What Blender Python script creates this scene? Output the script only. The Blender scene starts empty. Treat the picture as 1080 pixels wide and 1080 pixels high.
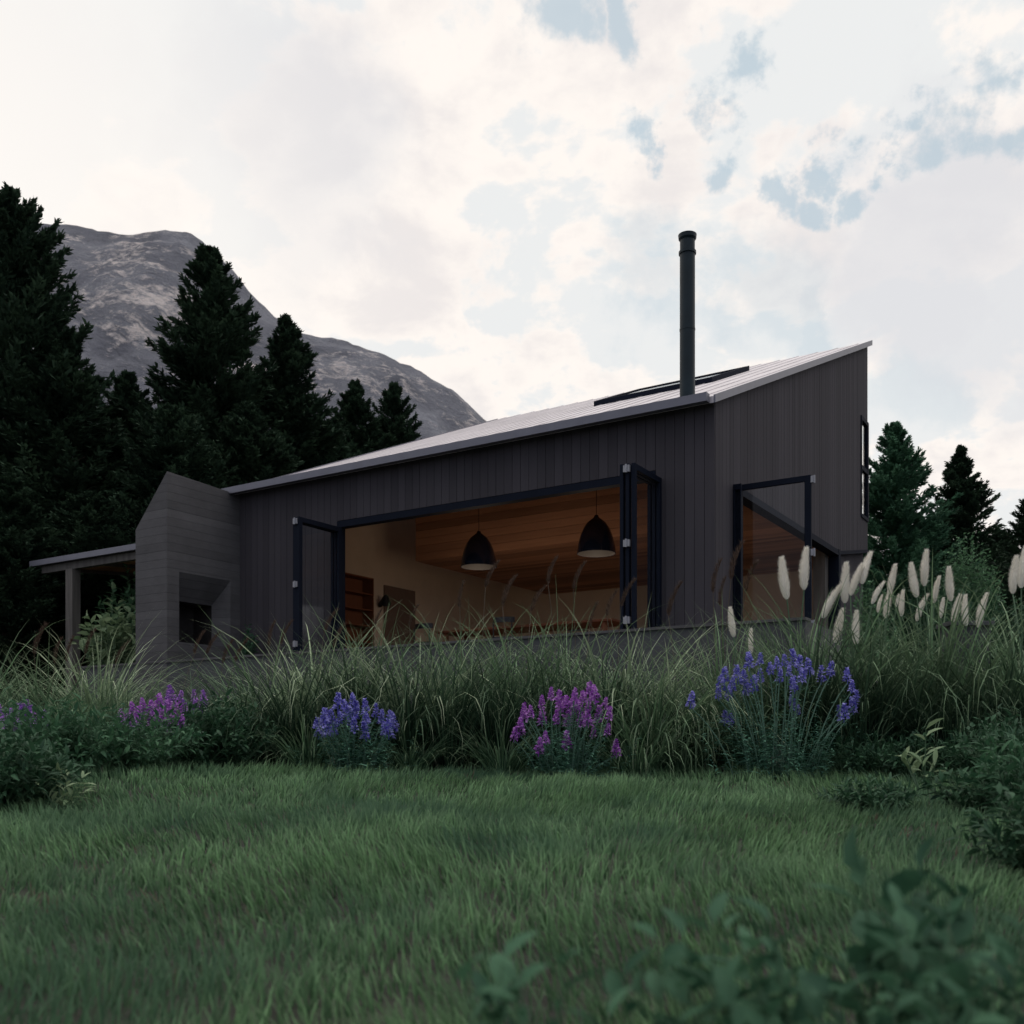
import bpy, math, random
import numpy as np
from mathutils import Vector
random.seed(7)
R = np.random.default_rng(11)
sc = bpy.context.scene
C = sc.collection
EYE = 0.75                      # eye height of the photographer above the lawn at his feet
F = 1050.0                      # focal length in picture widths of 1080
A = (0.8443, -0.5358)           # direction of the long front wall
B = (0.5358, 0.8443)            # direction of the gable wall
def uat(px, b):                 # along-wall coordinate of a ray on the plane b
    r = (px-540)/F; t = b/(B[1]+r*B[0]); return (r*A[0]+A[1])*t
def bat(px, u):
    r = (px-540)/F
    return (r*(u*A[1]) - u*A[0])/(B[0]-r*B[1])
def dep(u, b): return u*A[1]+b*B[1]
def hat(py, t): return (785-py)/F*t
def world(u, b, h=0): return (u*A[0]+b*B[0], u*A[1]+b*B[1], EYE+h)

# ------------------------------------------------------------------ objects
def tag(o, label=None, cat=None, group=None, kind=None):
    if label: o['label'] = label
    if cat: o['category'] = cat
    if group: o['group'] = group
    if kind: o['kind'] = kind
    return o
def empty(name, loc, rz=0.0):
    o = bpy.data.objects.new(name, None); C.objects.link(o)
    o.location = loc; o.rotation_euler = (0, 0, rz); o.empty_display_size = .2
    return o
def np_mesh(name, V, faces, rnd=None, uv=None, smooth=False):
    """V (n,3); faces: list of int arrays (m,k)"""
    me = bpy.data.meshes.new(name)
    V = np.asarray(V, dtype=np.float32)
    me.vertices.add(len(V)); me.vertices.foreach_set('co', V.ravel())
    faces = [np.asarray(f, dtype=np.int32) for f in faces if len(f)]
    loops = np.concatenate([f.ravel() for f in faces])
    sizes = np.concatenate([np.full(len(f), f.shape[1], dtype=np.int32) for f in faces])
    starts = np.concatenate([[0], np.cumsum(sizes)[:-1]]).astype(np.int32)
    me.loops.add(len(loops)); me.loops.foreach_set('vertex_index', loops)
    me.polygons.add(len(sizes)); me.polygons.foreach_set('loop_start', starts)
    try: me.polygons.foreach_set('loop_total', sizes)
    except Exception: pass
    if smooth: me.polygons.foreach_set('use_smooth', np.ones(len(sizes), dtype=bool))
    me.update(calc_edges=True)
    if rnd is not None:
        at = me.attributes.new('rnd', 'FLOAT', 'POINT'); at.data.foreach_set('value', np.asarray(rnd, dtype=np.float32))
    if uv is not None:
        at = me.attributes.new('along', 'FLOAT', 'POINT'); at.data.foreach_set('value', np.asarray(uv, dtype=np.float32))
    me.validate()
    return me
def obj(name, me, mat, parent=None, loc=(0, 0, 0)):
    o = bpy.data.objects.new(name, me); C.objects.link(o)
    if mat and not me.materials: me.materials.append(mat)
    o.location = loc
    if parent: o.parent = parent
    return o
class MB:
    """collects plain polygons into one mesh"""
    def __init__(s): s.v = []; s.f = []
    def poly(s, pts):
        k = len(s.v); s.v += [tuple(p) for p in pts]; s.f.append(list(range(k, k+len(pts))))
    def box(s, x0, x1, y0, y1, z0, z1):
        k = len(s.v)
        s.v += [(x0,y0,z0),(x1,y0,z0),(x1,y1,z0),(x0,y1,z0),(x0,y0,z1),(x1,y0,z1),(x1,y1,z1),(x0,y1,z1)]
        s.f += [[k+3,k+2,k+1,k],[k+4,k+5,k+6,k+7],[k,k+1,k+5,k+4],[k+1,k+2,k+6,k+5],[k+2,k+3,k+7,k+6],[k+3,k,k+4,k+7]]
        return s
    def hexa(s, p):     # eight corners ordered as box
        k = len(s.v); s.v += [tuple(q) for q in p]
        s.f += [[k+3,k+2,k+1,k],[k+4,k+5,k+6,k+7],[k,k+1,k+5,k+4],[k+1,k+2,k+6,k+5],[k+2,k+3,k+7,k+6],[k+3,k,k+4,k+7]]
        return s
    def tube(s, p0, p1, r0, r1=None, n=10, cap=True):
        r1 = r0 if r1 is None else r1
        p0 = Vector(p0); p1 = Vector(p1); d = (p1-p0).normalized()
        x = d.orthogonal().normalized(); y = d.cross(x); k = len(s.v)
        for p, r in ((p0, r0), (p1, r1)):
            for i in range(n):
                a = 2*math.pi*i/n; s.v.append(tuple(p + x*(r*math.cos(a)) + y*(r*math.sin(a))))
        for i in range(n):
            j = (i+1) % n; s.f.append([k+i, k+j, k+n+j, k+n+i])
        if cap: s.f.append([k+i for i in reversed(range(n))]); s.f.append([k+n+i for i in range(n)])
        return s
    def lathe(s, prof, cx=0, cy=0, n=28):
        k = len(s.v)
        for r, z in prof:
            for i in range(n):
                a = 2*math.pi*i/n; s.v.append((cx+r*math.cos(a), cy+r*math.sin(a), z))
        for j in range(len(prof)-1):
            for i in range(n):
                q = (i+1) % n; s.f.append([k+j*n+i, k+j*n+q, k+(j+1)*n+q, k+(j+1)*n+i])
        return s
    def prism(s, pts, f0, f1):     # pts in (y,z), extruded along x from f0 to f1
        k = len(s.v); n = len(pts)
        s.v += [(f0, p[0], p[1]) for p in pts] + [(f1, p[0], p[1]) for p in pts]
        s.f.append([k+i for i in reversed(range(n))]); s.f.append([k+n+i for i in range(n)])
        for i in range(n):
            j = (i+1) % n; s.f.append([k+i, k+j, k+n+j, k+n+i])
        return s
    def build(s, name, mat, parent=None, loc=(0, 0, 0), bevel=0, smooth=False):
        me = bpy.data.meshes.new(name); me.from_pydata(s.v, [], s.f); me.update()
        if smooth: me.polygons.foreach_set('use_smooth', [True]*len(me.polygons))
        o = obj(name, me, mat, parent, loc)
        if bevel:
            m = o.modifiers.new('bevel', 'BEVEL'); m.width = bevel; m.segments = 2; m.limit_method = 'ANGLE'
        return o

# ------------------------------------------------------------------ materials
def newmat(name):
    m = bpy.data.materials.new(name); m.use_nodes = True
    nt = m.node_tree; bs = nt.nodes['Principled BSDF']
    return m, nt, bs
def N(nt, t, **kw):
    n = nt.nodes.new(t)
    for k, v in kw.items(): setattr(n, k, v)
    return n
def ramp(nt, fac, stops):
    r = N(nt, 'ShaderNodeValToRGB'); nt.links.new(fac, r.inputs[0])
    el = r.color_ramp.elements
    while len(el) < len(stops): el.new(.5)
    for e, (p, c) in zip(el, stops): e.position = p; e.color = (*c, 1)
    return r.outputs[0]
def coords(nt, scale=(1, 1, 1), kind='Object'):
    tc = N(nt, 'ShaderNodeTexCoord'); mp = N(nt, 'ShaderNodeMapping'); mp.inputs['Scale'].default_value = scale
    nt.links.new(tc.outputs[kind], mp.inputs[0]); return mp.outputs[0]
def noise(nt, vec, scale, detail=4, rough=.55, dist=0):
    n = N(nt, 'ShaderNodeTexNoise'); nt.links.new(vec, n.inputs['Vector'])
    n.inputs['Scale'].default_value = scale; n.inputs['Detail'].default_value = detail
    n.inputs['Roughness'].default_value = rough; n.inputs['Distortion'].default_value = dist
    return n.outputs['Fac']
def math_(nt, op, a, b=None, c=None, clamp=False):
    n = N(nt, 'ShaderNodeMath', operation=op); n.use_clamp = clamp
    for i, x in enumerate((a, b, c)):
        if x is None: continue
        if isinstance(x, (int, float)): n.inputs[i].default_value = x
        else: nt.links.new(x, n.inputs[i])
    return n.outputs[0]
def mixc(nt, fac, a, b, mode='MIX'):
    n = N(nt, 'ShaderNodeMix', data_type='RGBA', blend_type=mode)
    for i, x in ((0, fac), (6, a), (7, b)):
        if isinstance(x, (int, float)): n.inputs[i].default_value = x
        elif isinstance(x, tuple): n.inputs[i].default_value = (*x, 1)
        else: nt.links.new(x, n.inputs[i])
    return n.outputs[2]
def bump(nt, bs, h, strength=.4, dist=.02):
    b = N(nt, 'ShaderNodeBump'); b.inputs['Strength'].default_value = strength; b.inputs['Distance'].default_value = dist
    nt.links.new(h, b.inputs['Height']); nt.links.new(b.outputs[0], bs.inputs['Normal'])
def simple(name, col, rough=.6, var=.15, scale=6, metal=0, bmp=0.0, stretch=(1, 1, 1), spec=.4):
    m, nt, bs = newmat(name)
    v = coords(nt, stretch); f = noise(nt, v, scale, 6)
    lo = tuple(c*(1-var) for c in col); hi = tuple(min(1, c*(1+var)) for c in col)
    nt.links.new(ramp(nt, f, [(.3, lo), (.7, hi)]), bs.inputs['Base Color'])
    bs.inputs['Roughness'].default_value = rough; bs.inputs['Metallic'].default_value = metal
    bs.inputs['Specular IOR Level'].default_value = spec
    if bmp: bump(nt, bs, f, bmp, .01)
    return m
def boards_mat(name, col, rough=.7, var=.3, grain=(1, 1, 1)):
    """timber boards: every loose board gets its own tint, grain runs along the board"""
    m, nt, bs = newmat(name)
    geo = N(nt, 'ShaderNodeNewGeometry')
    f = noise(nt, coords(nt, grain), 14, 8, .6)
    g = noise(nt, coords(nt), .8, 4)
    t = math_(nt, 'ADD', math_(nt, 'MULTIPLY', geo.outputs['Random Per Island'], .5), math_(nt, 'MULTIPLY', f, .5))
    lo = tuple(c*(1-var) for c in col); hi = tuple(c*(1+var) for c in col)
    c = ramp(nt, t, [(.15, lo), (.8, hi)])
    c = mixc(nt, math_(nt, 'MULTIPLY', g, .5), c, tuple(x*.75 for x in col))
    nt.links.new(c, bs.inputs['Base Color']); bs.inputs['Roughness'].default_value = rough
    bs.inputs['Specular IOR Level'].default_value = .08
    bump(nt, bs, f, .35, .004)
    return m
def leaf_mat(name, lo, hi, tip=None, trans=.25, rough=.5, spec=.3, patch=None, dead=None):
    m, nt, bs = newmat(name)
    at = N(nt, 'ShaderNodeAttribute', attribute_name='rnd')
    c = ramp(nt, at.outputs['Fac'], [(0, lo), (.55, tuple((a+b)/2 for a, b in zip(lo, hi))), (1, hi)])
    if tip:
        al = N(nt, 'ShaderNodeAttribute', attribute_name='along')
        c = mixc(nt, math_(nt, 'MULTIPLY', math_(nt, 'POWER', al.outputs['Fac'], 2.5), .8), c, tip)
    if patch:
        g = noise(nt, coords(nt), patch[0], 3)
        k = N(nt, 'ShaderNodeMapRange'); nt.links.new(g, k.inputs[0]); k.inputs[1].default_value = .45; k.inputs[2].default_value = .68
        c = mixc(nt, k.outputs[0], c, patch[1])
    if dead:
        kd = math_(nt, 'LESS_THAN', at.outputs['Fac'], dead[0]); c = mixc(nt, kd, c, dead[1])
    nt.links.new(c, bs.inputs['Base Color'])
    bs.inputs['Roughness'].default_value = rough; bs.inputs['Specular IOR Level'].default_value = spec
    tr = N(nt, 'ShaderNodeBsdfTranslucent'); nt.links.new(c, tr.inputs[0])
    mx = N(nt, 'ShaderNodeMixShader'); mx.inputs[0].default_value = trans
    nt.links.new(bs.outputs[0], mx.inputs[1]); nt.links.new(tr.outputs[0], mx.inputs[2])
    nt.links.new(mx.outputs[0], nt.nodes['Material Output'].inputs[0])
    return m
def glass_mat():
    m, nt, bs = newmat('window glass')
    bs.inputs['Base Color'].default_value = (.75, .8, .8, 1)
    tr = N(nt, 'ShaderNodeBsdfTransparent'); tr.inputs[0].default_value = (.965, .975, .97, 1)
    gl = N(nt, 'ShaderNodeBsdfGlossy'); gl.inputs['Roughness'].default_value = .02
    lw = N(nt, 'ShaderNodeLayerWeight'); lw.inputs[0].default_value = .5
    fr = math_(nt, 'MULTIPLY_ADD', math_(nt, 'POWER', lw.outputs['Facing'], 5), .8, .018)
    mx = N(nt, 'ShaderNodeMixShader'); nt.links.new(fr, mx.inputs[0])
    nt.links.new(tr.outputs[0], mx.inputs[1]); nt.links.new(gl.outputs[0], mx.inputs[2])
    nt.links.new(mx.outputs[0], nt.nodes['Material Output'].inputs[0])
    return m
def concrete_mat(name, col, band=.16):
    """board-marked concrete: horizontal shutter boards, cloudy stains, pores"""
    m, nt, bs = newmat(name)
    v = coords(nt)
    sep = N(nt, 'ShaderNodeSeparateXYZ'); nt.links.new(v, sep.inputs[0])
    k = math_(nt, 'DIVIDE', sep.outputs[2], band)
    fl = math_(nt, 'FLOOR', k); fr = math_(nt, 'FRACT', k)
    wn = N(nt, 'ShaderNodeTexWhiteNoise', noise_dimensions='1D'); nt.links.new(fl, wn.inputs['W'])
    n1 = noise(nt, v, 1.3, 8, .6); n2 = noise(nt, coords(nt, (1, 1, 9)), 5, 8, .65); n3 = noise(nt, v, 60, 3)
    t = math_(nt, 'ADD', math_(nt, 'MULTIPLY', n1, .5), math_(nt, 'ADD', math_(nt, 'MULTIPLY', wn.outputs[0], .22), math_(nt, 'MULTIPLY', n2, .35)))
    c = ramp(nt, t, [(.3, tuple(x*.62 for x in col)), (.75, tuple(x*1.25 for x in col))])
    nt.links.new(c, bs.inputs['Base Color']); bs.inputs['Roughness'].default_value = .85
    bs.inputs['Specular IOR Level'].default_value = .2
    jn = N(nt, 'ShaderNodeMapRange'); nt.links.new(fr, jn.inputs[0]); jn.inputs[1].default_value = .07; jn.inputs[2].default_value = .0; jn.inputs[4].default_value = .55
    c = mixc(nt, jn.outputs[0], c, tuple(x*.45 for x in col)); nt.links.new(c, bs.inputs['Base Color'])
    edge = math_(nt, 'SMOOTH_MIN', math_(nt, 'MULTIPLY', fr, 8), 1, .3)
    h = math_(nt, 'ADD', math_(nt, 'MULTIPLY', edge, .5), math_(nt, 'ADD', math_(nt, 'MULTIPLY', wn.outputs[0], .5), math_(nt, 'MULTIPLY', n3, .3)))
    bump(nt, bs, h, .5, .01)
    return m
M = {}
M['clad_front'] = boards_mat('charred vertical cladding', (.061, .056, .063), .8, .2, (1, 1, .06))
M['backing'] = simple('black membrane behind boards', (.008, .008, .009), .9)
M['wood'] = boards_mat('oiled timber boards', (.36, .185, .108), .55, .55, (.08, 1, 1))
M['soffit'] = boards_mat('timber soffit', (.60, .30, .16), .6, .3, (.08, 1, 1))
M['cream'] = simple('cream plaster', (.72, .59, .45), .9, .05, 2, bmp=.05)
M['metal_dark'] = simple('dark blue grey powder coat', (.008, .011, .020), .7, .1, 3, spec=.06)
M['roof'] = simple('zinc roof sheet', (.52, .485, .50), .45, .14, 1.6, metal=.5, bmp=.05, stretch=(1, .25, 1))
M['gutter'] = simple('grey folded metal', (.15, .15, .18), .45, .08, 4, metal=.3)
M['concrete'] = concrete_mat('board marked concrete', (.098, .095, .098))
M['terrace'] = concrete_mat('dark cast concrete', (.085, .088, .092), .4)
M['flue'] = simple('black steel flue', (.008, .018, .024), .45, .2, 3, spec=.25)
M['steel'] = simple('brushed steel', (.28, .28, .30), .5, .05, 9, metal=.4)
M['glass'] = glass_mat()
M['post'] = simple('weathered timber post', (.11, .1, .09), .8, .3, 12, bmp=.3, stretch=(1, 1, .08))
M['lamp'] = simple('glossy navy enamel', (.012, .016, .03), .16, .05, 3, spec=.7)
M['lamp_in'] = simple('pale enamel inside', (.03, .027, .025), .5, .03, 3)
bm_, nt, bs = newmat('bulb with added glow'); bs.inputs['Emission Color'].default_value = (1, .75, .5, 1); bs.inputs['Emission Strength'].default_value = .3; M['bulb'] = bm_  # faint glow added to the pendant bulbs along with the room fill
M['floor'] = simple('timber floor', (.42, .27, .17), .5, .2, 6, stretch=(.1, 1, 1))
M['redwood'] = boards_mat('red brown joinery', (.19, .075, .04), .5, .2, (1, 1, .1))
M['door_paint'] = simple('muted painted door', (.2, .135, .1), .7, .05, 3)
M['black'] = simple('black leather and steel', (.01, .01, .011), .45, .1, 8)
M['bark'] = simple('bark', (.05, .038, .028), .95, .4, 14, bmp=.6, stretch=(1, 1, .2))
M['stem'] = leaf_mat('green stems', (.07, .13, .07), (.12, .2, .1), trans=0)
M['dry'] = leaf_mat('dry brown stems', (.07, .055, .035), (.12, .10, .06), trans=0)
M['core'] = simple('plume core', (.3, .28, .25), .9)

# ------------------------------------------------------------------ foliage builders
def unit(v): return v/np.maximum(np.linalg.norm(v, axis=-1, keepdims=True), 1e-9)
def blades(P, az, lean, L, W, bend, nseg=6, twist=None, power=1.25):
    n = len(P); s = np.linspace(0, 1, nseg+1)
    th = lean[:, None] + bend[:, None]*s[None]**power
    ds = (L/nseg)[:, None]
    mid = (th[:, 1:]+th[:, :-1])/2
    rad = np.concatenate([np.zeros((n, 1)), np.cumsum(np.sin(mid)*ds, 1)], 1)
    z = np.concatenate([np.zeros((n, 1)), np.cumsum(np.cos(mid)*ds, 1)], 1)
    ca, sa = np.cos(az), np.sin(az)
    X = P[:, None, 0]+rad*ca[:, None]; Y = P[:, None, 1]+rad*sa[:, None]; Z = P[:, None, 2]+z
    cen = np.stack([X, Y, Z], -1)
    tw = R.normal(0, .5, n) if twist is None else twist
    side = np.stack([-np.sin(az+tw), np.cos(az+tw), np.zeros(n)], -1)
    w = W[:, None]*np.clip(np.minimum(.45+s*3, 1)*(1-s**2.2), .02, 1)[None]
    Lf = cen - side[:, None]*w[..., None]/2; Rt = cen + side[:, None]*w[..., None]/2
    V = np.concatenate([Lf[:, :-1], Rt[:, :-1], cen[:, -1:]], 1)      # nseg left, nseg right, tip
    m = 2*nseg+1
    base = (np.arange(n)*m)[:, None]
    quads = []
    for i in range(nseg-1):
        quads.append(base+np.array([[i, nseg+i, nseg+i+1, i+1]]))
    tri = base+np.array([[nseg-1, 2*nseg-1, 2*nseg]])
    along = np.tile(np.concatenate([s[:-1], s[:-1], [1]]), n)
    return V.reshape(-1, 3), np.concatenate(quads), tri, m, along
def leaves(P, D, U, L, W, droop=.25, fold=.25):
    n = len(P); D = unit(D); S = unit(np.cross(D, U)); Nn = unit(np.cross(S, D))
    def pt(a, w, d, f): return P + D*(L*a)[:, None] + S*(W*w)[:, None] - Nn*(L*d*droop)[:, None] + Nn*(abs(w)*W*fold*f)[:, None]
    V = np.stack([pt(0, 0, 0, 0), pt(.33, -.42, .12, 1), pt(.33, 0, .12, 0), pt(.33, .42, .12, 1),
                  pt(.68, -.36, .5, 1), pt(.68, 0, .5, 0), pt(.68, .36, .5, 1), pt(1, 0, 1.05, 0)], 1)
    b = (np.arange(n)*8)[:, None]
    tris = np.concatenate([b+np.array([[0, 2, 1]]), b+np.array([[0, 3, 2]]), b+np.array([[4, 5, 7]]), b+np.array([[5, 6, 7]])])
    quads = np.concatenate([b+np.array([[1, 2, 5, 4]]), b+np.array([[2, 3, 6, 5]])])
    return V.reshape(-1, 3), quads, tris
def rv(n, s=1.0): return R.normal(0, s, (n, 3))

def conifer_crown(name, H, Rad, nbr, mat_unused=None, shape=1.0, seed=1, leaf=.2, per=90):
    """whorls of drooping branches, each a flat spray of needle tufts"""
    r = np.random.default_rng(seed)
    t = r.random(nbr)**.95
    z0 = H*(.04+.955*t)
    az = r.random(nbr)*6.283
    lump = 1+.16*np.sin(z0*2.1+seed+az)*np.sin(z0*.9+seed*2)
    prof = np.where(t > .35, ((1-t)/.65)**(.85*shape), 1-.10*((.35-t)/.35))
    rad = Rad*.80*prof*lump*(.55+.5*r.random(nbr))+.03
    up = np.clip(.10+.75*t**2, 0, 1.1)+r.normal(0, .12, nbr)
    k = per
    s = r.random((nbr, k))**.7
    lat = (r.random((nbr, k))-.5)*2
    wid = (rad[:, None]*.30+.06)*np.clip(1.04-s, .02, 1)*np.clip(s*4, .2, 1)
    out = rad[:, None]*s
    zz = z0[:, None]+out*(up[:, None]-.35)+.42*out*s-.20*np.abs(lat)*wid + r.normal(0, .03, s.shape)
    zz = np.minimum(zz, H*1.005)
    ca, sa = np.cos(az)[:, None], np.sin(az)[:, None]
    x = out*ca - lat*wid*sa; y = out*sa + lat*wid*ca
    P = np.stack([x, y, zz], -1).reshape(-1, 3)
    d = np.stack([ca-.8*lat*sa, sa+.8*lat*ca, np.broadcast_to(up[:, None]+.15, lat.shape)], -1).reshape(-1, 3)
    n = len(P)
    d = unit(d)+r.normal(0, .38, (n, 3)); U = np.array([[0, 0, 1.]])+r.normal(0, .5, (n, 3))
    L = leaf*(.6+.8*r.random(n))*np.repeat(.55+.45*np.clip(rad, 0, 1), k); W = L*.26
    D = unit(d); S = unit(np.cross(D, U))
    V = np.stack([P-S*W[:, None]/2, P+S*W[:, None]/2, P+D*L[:, None]+S*(W*.15)[:, None], P+D*(L*.6)[:, None]-S*(W*.9)[:, None]], 1)
    b = (np.arange(n)*4)[:, None]
    rn = np.repeat(np.repeat(r.random(nbr)*.55, k)+r.random(n)*.45, 4)
    return np_mesh(name, V.reshape(-1, 3), [b+np.array([[0, 1, 2, 3]])], rnd=rn)
def trunk_mesh(name, H, r0, nb=40, Rad=2.0, seed=3):
    rr = random.Random(seed); m = MB()
    prev = (0, 0, -.3); pr = r0
    for i in range(1, 7):
        z = H*.97*i/6; p = (rr.uniform(-.06, .06), rr.uniform(-.06, .06), z); q = r0*(1-i/6.3)
        m.tube(prev, p, pr, q, 10); prev = p; pr = q
    for i in range(nb):
        t = rr.random()**.9; z = H*(.06+.85*t); a = rr.random()*6.283; l = Rad*(1-t)**.8*.8+.1
        m.tube((0, 0, z), (l*math.cos(a), l*math.sin(a), z+l*.08), .035*(1-t)+.01, .006, 5)
    me = bpy.data.meshes.new(name); me.from_pydata(m.v, [], m.f); me.update(); return me

# ------------------------------------------------------------------ ground
def gz(x, y):
    x = np.asarray(x, float); y = np.asarray(y, float)
    d = np.clip(y, -30, 16)
    z = .046*d + np.clip(y-16, 0, 20)*.03
    near = np.exp(-((y-6)/7)**2)
    z = z + near*(.022*np.sin(x*.9+y*.35)+.012*np.sin(x*.4-y*1.15+1)+.012*np.sin(x*2.1+y*1.7))
    z = z + .10*np.exp(-((x+4.2)**2)/3.5-((y-8.0)**2)/5)
    return z
gx = np.concatenate([-np.geomspace(14, 2600, 26)[::-1], np.linspace(-13.6, 13.6, 140), np.geomspace(14, 2600, 26)])
gy = np.concatenate([-np.geomspace(3, 900, 14)[::-1], np.linspace(-2.8, 18, 130), np.geomspace(18.3, 2800, 34)])
GX, GY = np.meshgrid(gx, gy)
GV = np.stack([GX, GY, gz(GX, GY)], -1).reshape(-1, 3)
nx = len(gx); ii, jj = np.meshgrid(np.arange(nx-1), np.arange(len(gy)-1)); q = (jj*nx+ii).ravel()
gm, nt, bs = newmat('soil and turf')
v = coords(nt); f = noise(nt, v, 3, 8, .6); f2 = noise(nt, v, 25, 4)
c = ramp(nt, f, [(.35, (.010, .013, .008)), (.65, (.018, .021, .012))])
nt.links.new(mixc(nt, math_(nt, 'MULTIPLY', f2, .5), c, (.022, .017, .013)), bs.inputs['Base Color'])
bs.inputs['Roughness'].default_value = .95; bump(nt, bs, f2, .6, .03)
g = obj('ground', np_mesh('ground', GV, [np.stack([q, q+1, q+nx+1, q+nx], 1)], smooth=True), gm)
tag(g, kind='structure')

# bed edge: where the mown lawn stops (world y for a given world x)
def bed_y(x):
    x = np.asarray(x, float)
    y = 9.7+.25*np.sin(x*1.1+.6)+.12*np.sin(x*2.7)
    y = y - np.clip(-x-2.6, 0, 10)*1.35
    y = y - np.clip(x-3.6, 0, 10)*.5
    return np.clip(y, 3.0, 12)
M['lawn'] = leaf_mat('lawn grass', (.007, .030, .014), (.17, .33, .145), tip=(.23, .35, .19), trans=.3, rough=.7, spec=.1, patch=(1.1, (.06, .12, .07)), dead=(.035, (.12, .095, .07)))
def lawn():
    Vs, Qs, Ts, Rn, Al = [], [], [], [], []; off = 0
    for (y0, y1, dens, w, nseg) in ((1.1, 2.6, 2600, .0062, 4), (2.6, 4.2, 2300, .0072, 4), (4.2, 6.5, 1700, .0095, 3), (6.5, 10.9, 1150, .0135, 3)):
        X = .57*y1+1.1; n = int(dens*(y1-y0)*2*X)
        x = R.uniform(-X, X, n); y = R.uniform(y0, y1, n)
        keep = (np.abs(x) < .57*y+1.0) & (y < bed_y(x)+.25)
        keep &= R.random(n) < .45+.75*(.5+.5*np.sin(x*9.1+np.sin(y*7.3)*2)*np.sin(y*8.3+np.sin(x*6.1)*2))
        x, y = x[keep], y[keep]; n = len(x)
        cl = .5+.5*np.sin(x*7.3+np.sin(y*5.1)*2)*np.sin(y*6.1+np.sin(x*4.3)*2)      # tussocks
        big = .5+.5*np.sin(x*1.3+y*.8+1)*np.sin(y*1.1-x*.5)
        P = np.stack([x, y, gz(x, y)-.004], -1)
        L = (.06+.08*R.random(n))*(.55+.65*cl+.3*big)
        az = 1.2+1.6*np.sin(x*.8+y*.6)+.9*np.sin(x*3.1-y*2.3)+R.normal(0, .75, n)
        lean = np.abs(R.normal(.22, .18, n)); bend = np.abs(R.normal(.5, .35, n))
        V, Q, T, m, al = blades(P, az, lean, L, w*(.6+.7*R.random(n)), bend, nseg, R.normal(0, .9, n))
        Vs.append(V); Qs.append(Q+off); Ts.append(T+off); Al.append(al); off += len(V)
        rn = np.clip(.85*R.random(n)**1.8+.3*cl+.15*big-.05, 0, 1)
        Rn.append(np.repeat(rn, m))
    me = np_mesh('lawn_grass', np.concatenate(Vs), [np.concatenate(Qs), np.concatenate(Ts)], rnd=np.concatenate(Rn), uv=np.concatenate(Al))
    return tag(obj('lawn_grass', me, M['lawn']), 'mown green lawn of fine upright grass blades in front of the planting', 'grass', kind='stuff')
lawn()

# ------------------------------------------------------------------ the house
UC, BC = -5.47, 14.29            # right front corner
UL = -15.67                      # left end of the front wall
BE = 24.08                       # back wall
FL = 1.55                        # floor above the eye
ROT = math.atan2(A[1], A[0])
def lx(u): return u-UC
def ly(b): return b-BC
def lz(h): return h-FL
house = empty('house', world(UC, BC, FL), ROT)
tag(house, 'charcoal timber clad house with single pitch metal roof and open folding doors', 'house')
def roof_h(b): return 5.16+(b-14.29)*.422
def boards(mb, axis, p0, p1, bot, top, w=.165, gap=.007, face=0.0, th=.022, outward=-1):
    """vertical boards between p0 and p1; bot/top functions of the running coordinate"""
    n = max(1, int(round((p1-p0)/w))); ws = (p1-p0)/n
    for i in range(n):
        a = p0+i*ws+gap/2; c = p0+(i+1)*ws-gap/2
        off = random.uniform(0, .003)
        f0, f1 = sorted((face, face+outward*(th+off)))
        if axis == 'x': pts = [(a,f0,bot(a)),(c,f0,bot(c)),(c,f1,bot(c)),(a,f1,bot(a)),(a,f0,top(a)),(c,f0,top(c)),(c,f1,top(c)),(a,f1,top(a))]
        else: pts = [(f0,a,bot(a)),(f1,a,bot(a)),(f1,c,bot(c)),(f0,c,bot(c)),(f0,a,top(a)),(f1,a,top(a)),(f1,c,top(c)),(f0,c,top(c))]
        mb.hexa(pts)
K = lambda v_: (lambda s: v_)
HEAD = 4.134
ud0, ud1 = uat(356.5, BC), uat(692, BC)          # big opening
bg0, bg1 = bat(772, UC), bat(883, UC)            # gable opening
gh = 4.08
ebot = 4.55
nb0 = bat(906.5, UC); nh0, nh1 = hat(545, dep(UC, nb0)), hat(438, dep(UC, nb0))     # corner window notch
print('opening', ud0, ud1, 'gable', bg0, bg1, 'notch', nb0, nh0, nh1)
# structural wall (black backing), front
T = .2
mb = MB()
zt = roof_h(14.29)-FL-.02
mb.box(lx(UL), lx(ud0), 0, T, -.4, zt); mb.box(lx(ud0), lx(ud1), 0, T, lz(HEAD)+.02, zt); mb.box(lx(ud1), 0, 0, T, -.4, zt)
# gable wall backing as columns with sloping tops
def gcol(b0, b1, h0, h1f=None, h0f=None, ht=None):
    y0, y1 = ly(b0), ly(b1)
    za0 = lz(h0); za1 = lz(h0 if h0f is None else h0f)
    t0 = lz(roof_h(b0) if ht is None else ht)-.02; t1 = lz(roof_h(b1) if ht is None else ht)-.02
    mb.hexa([(-T,y0,za0),(-.001,y0,za0),(-.001,y1,za1),(-T,y1,za1),(-T,y0,t0),(-.001,y0,t0),(-.001,y1,t1),(-T,y1,t1)])
gcol(BC+T, bg0, FL-.4); gcol(bg0, bg1, gh); gcol(bg1, nb0, gh, h0f=gh+(ebot-gh)*(nb0-bg1)/(BE-bg1))
gcol(nb0, BE, gh+(ebot-gh)*(nb0-bg1)/(BE-bg1), h0f=ebot, ht=nh0); gcol(nb0, BE, nh1)
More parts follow.
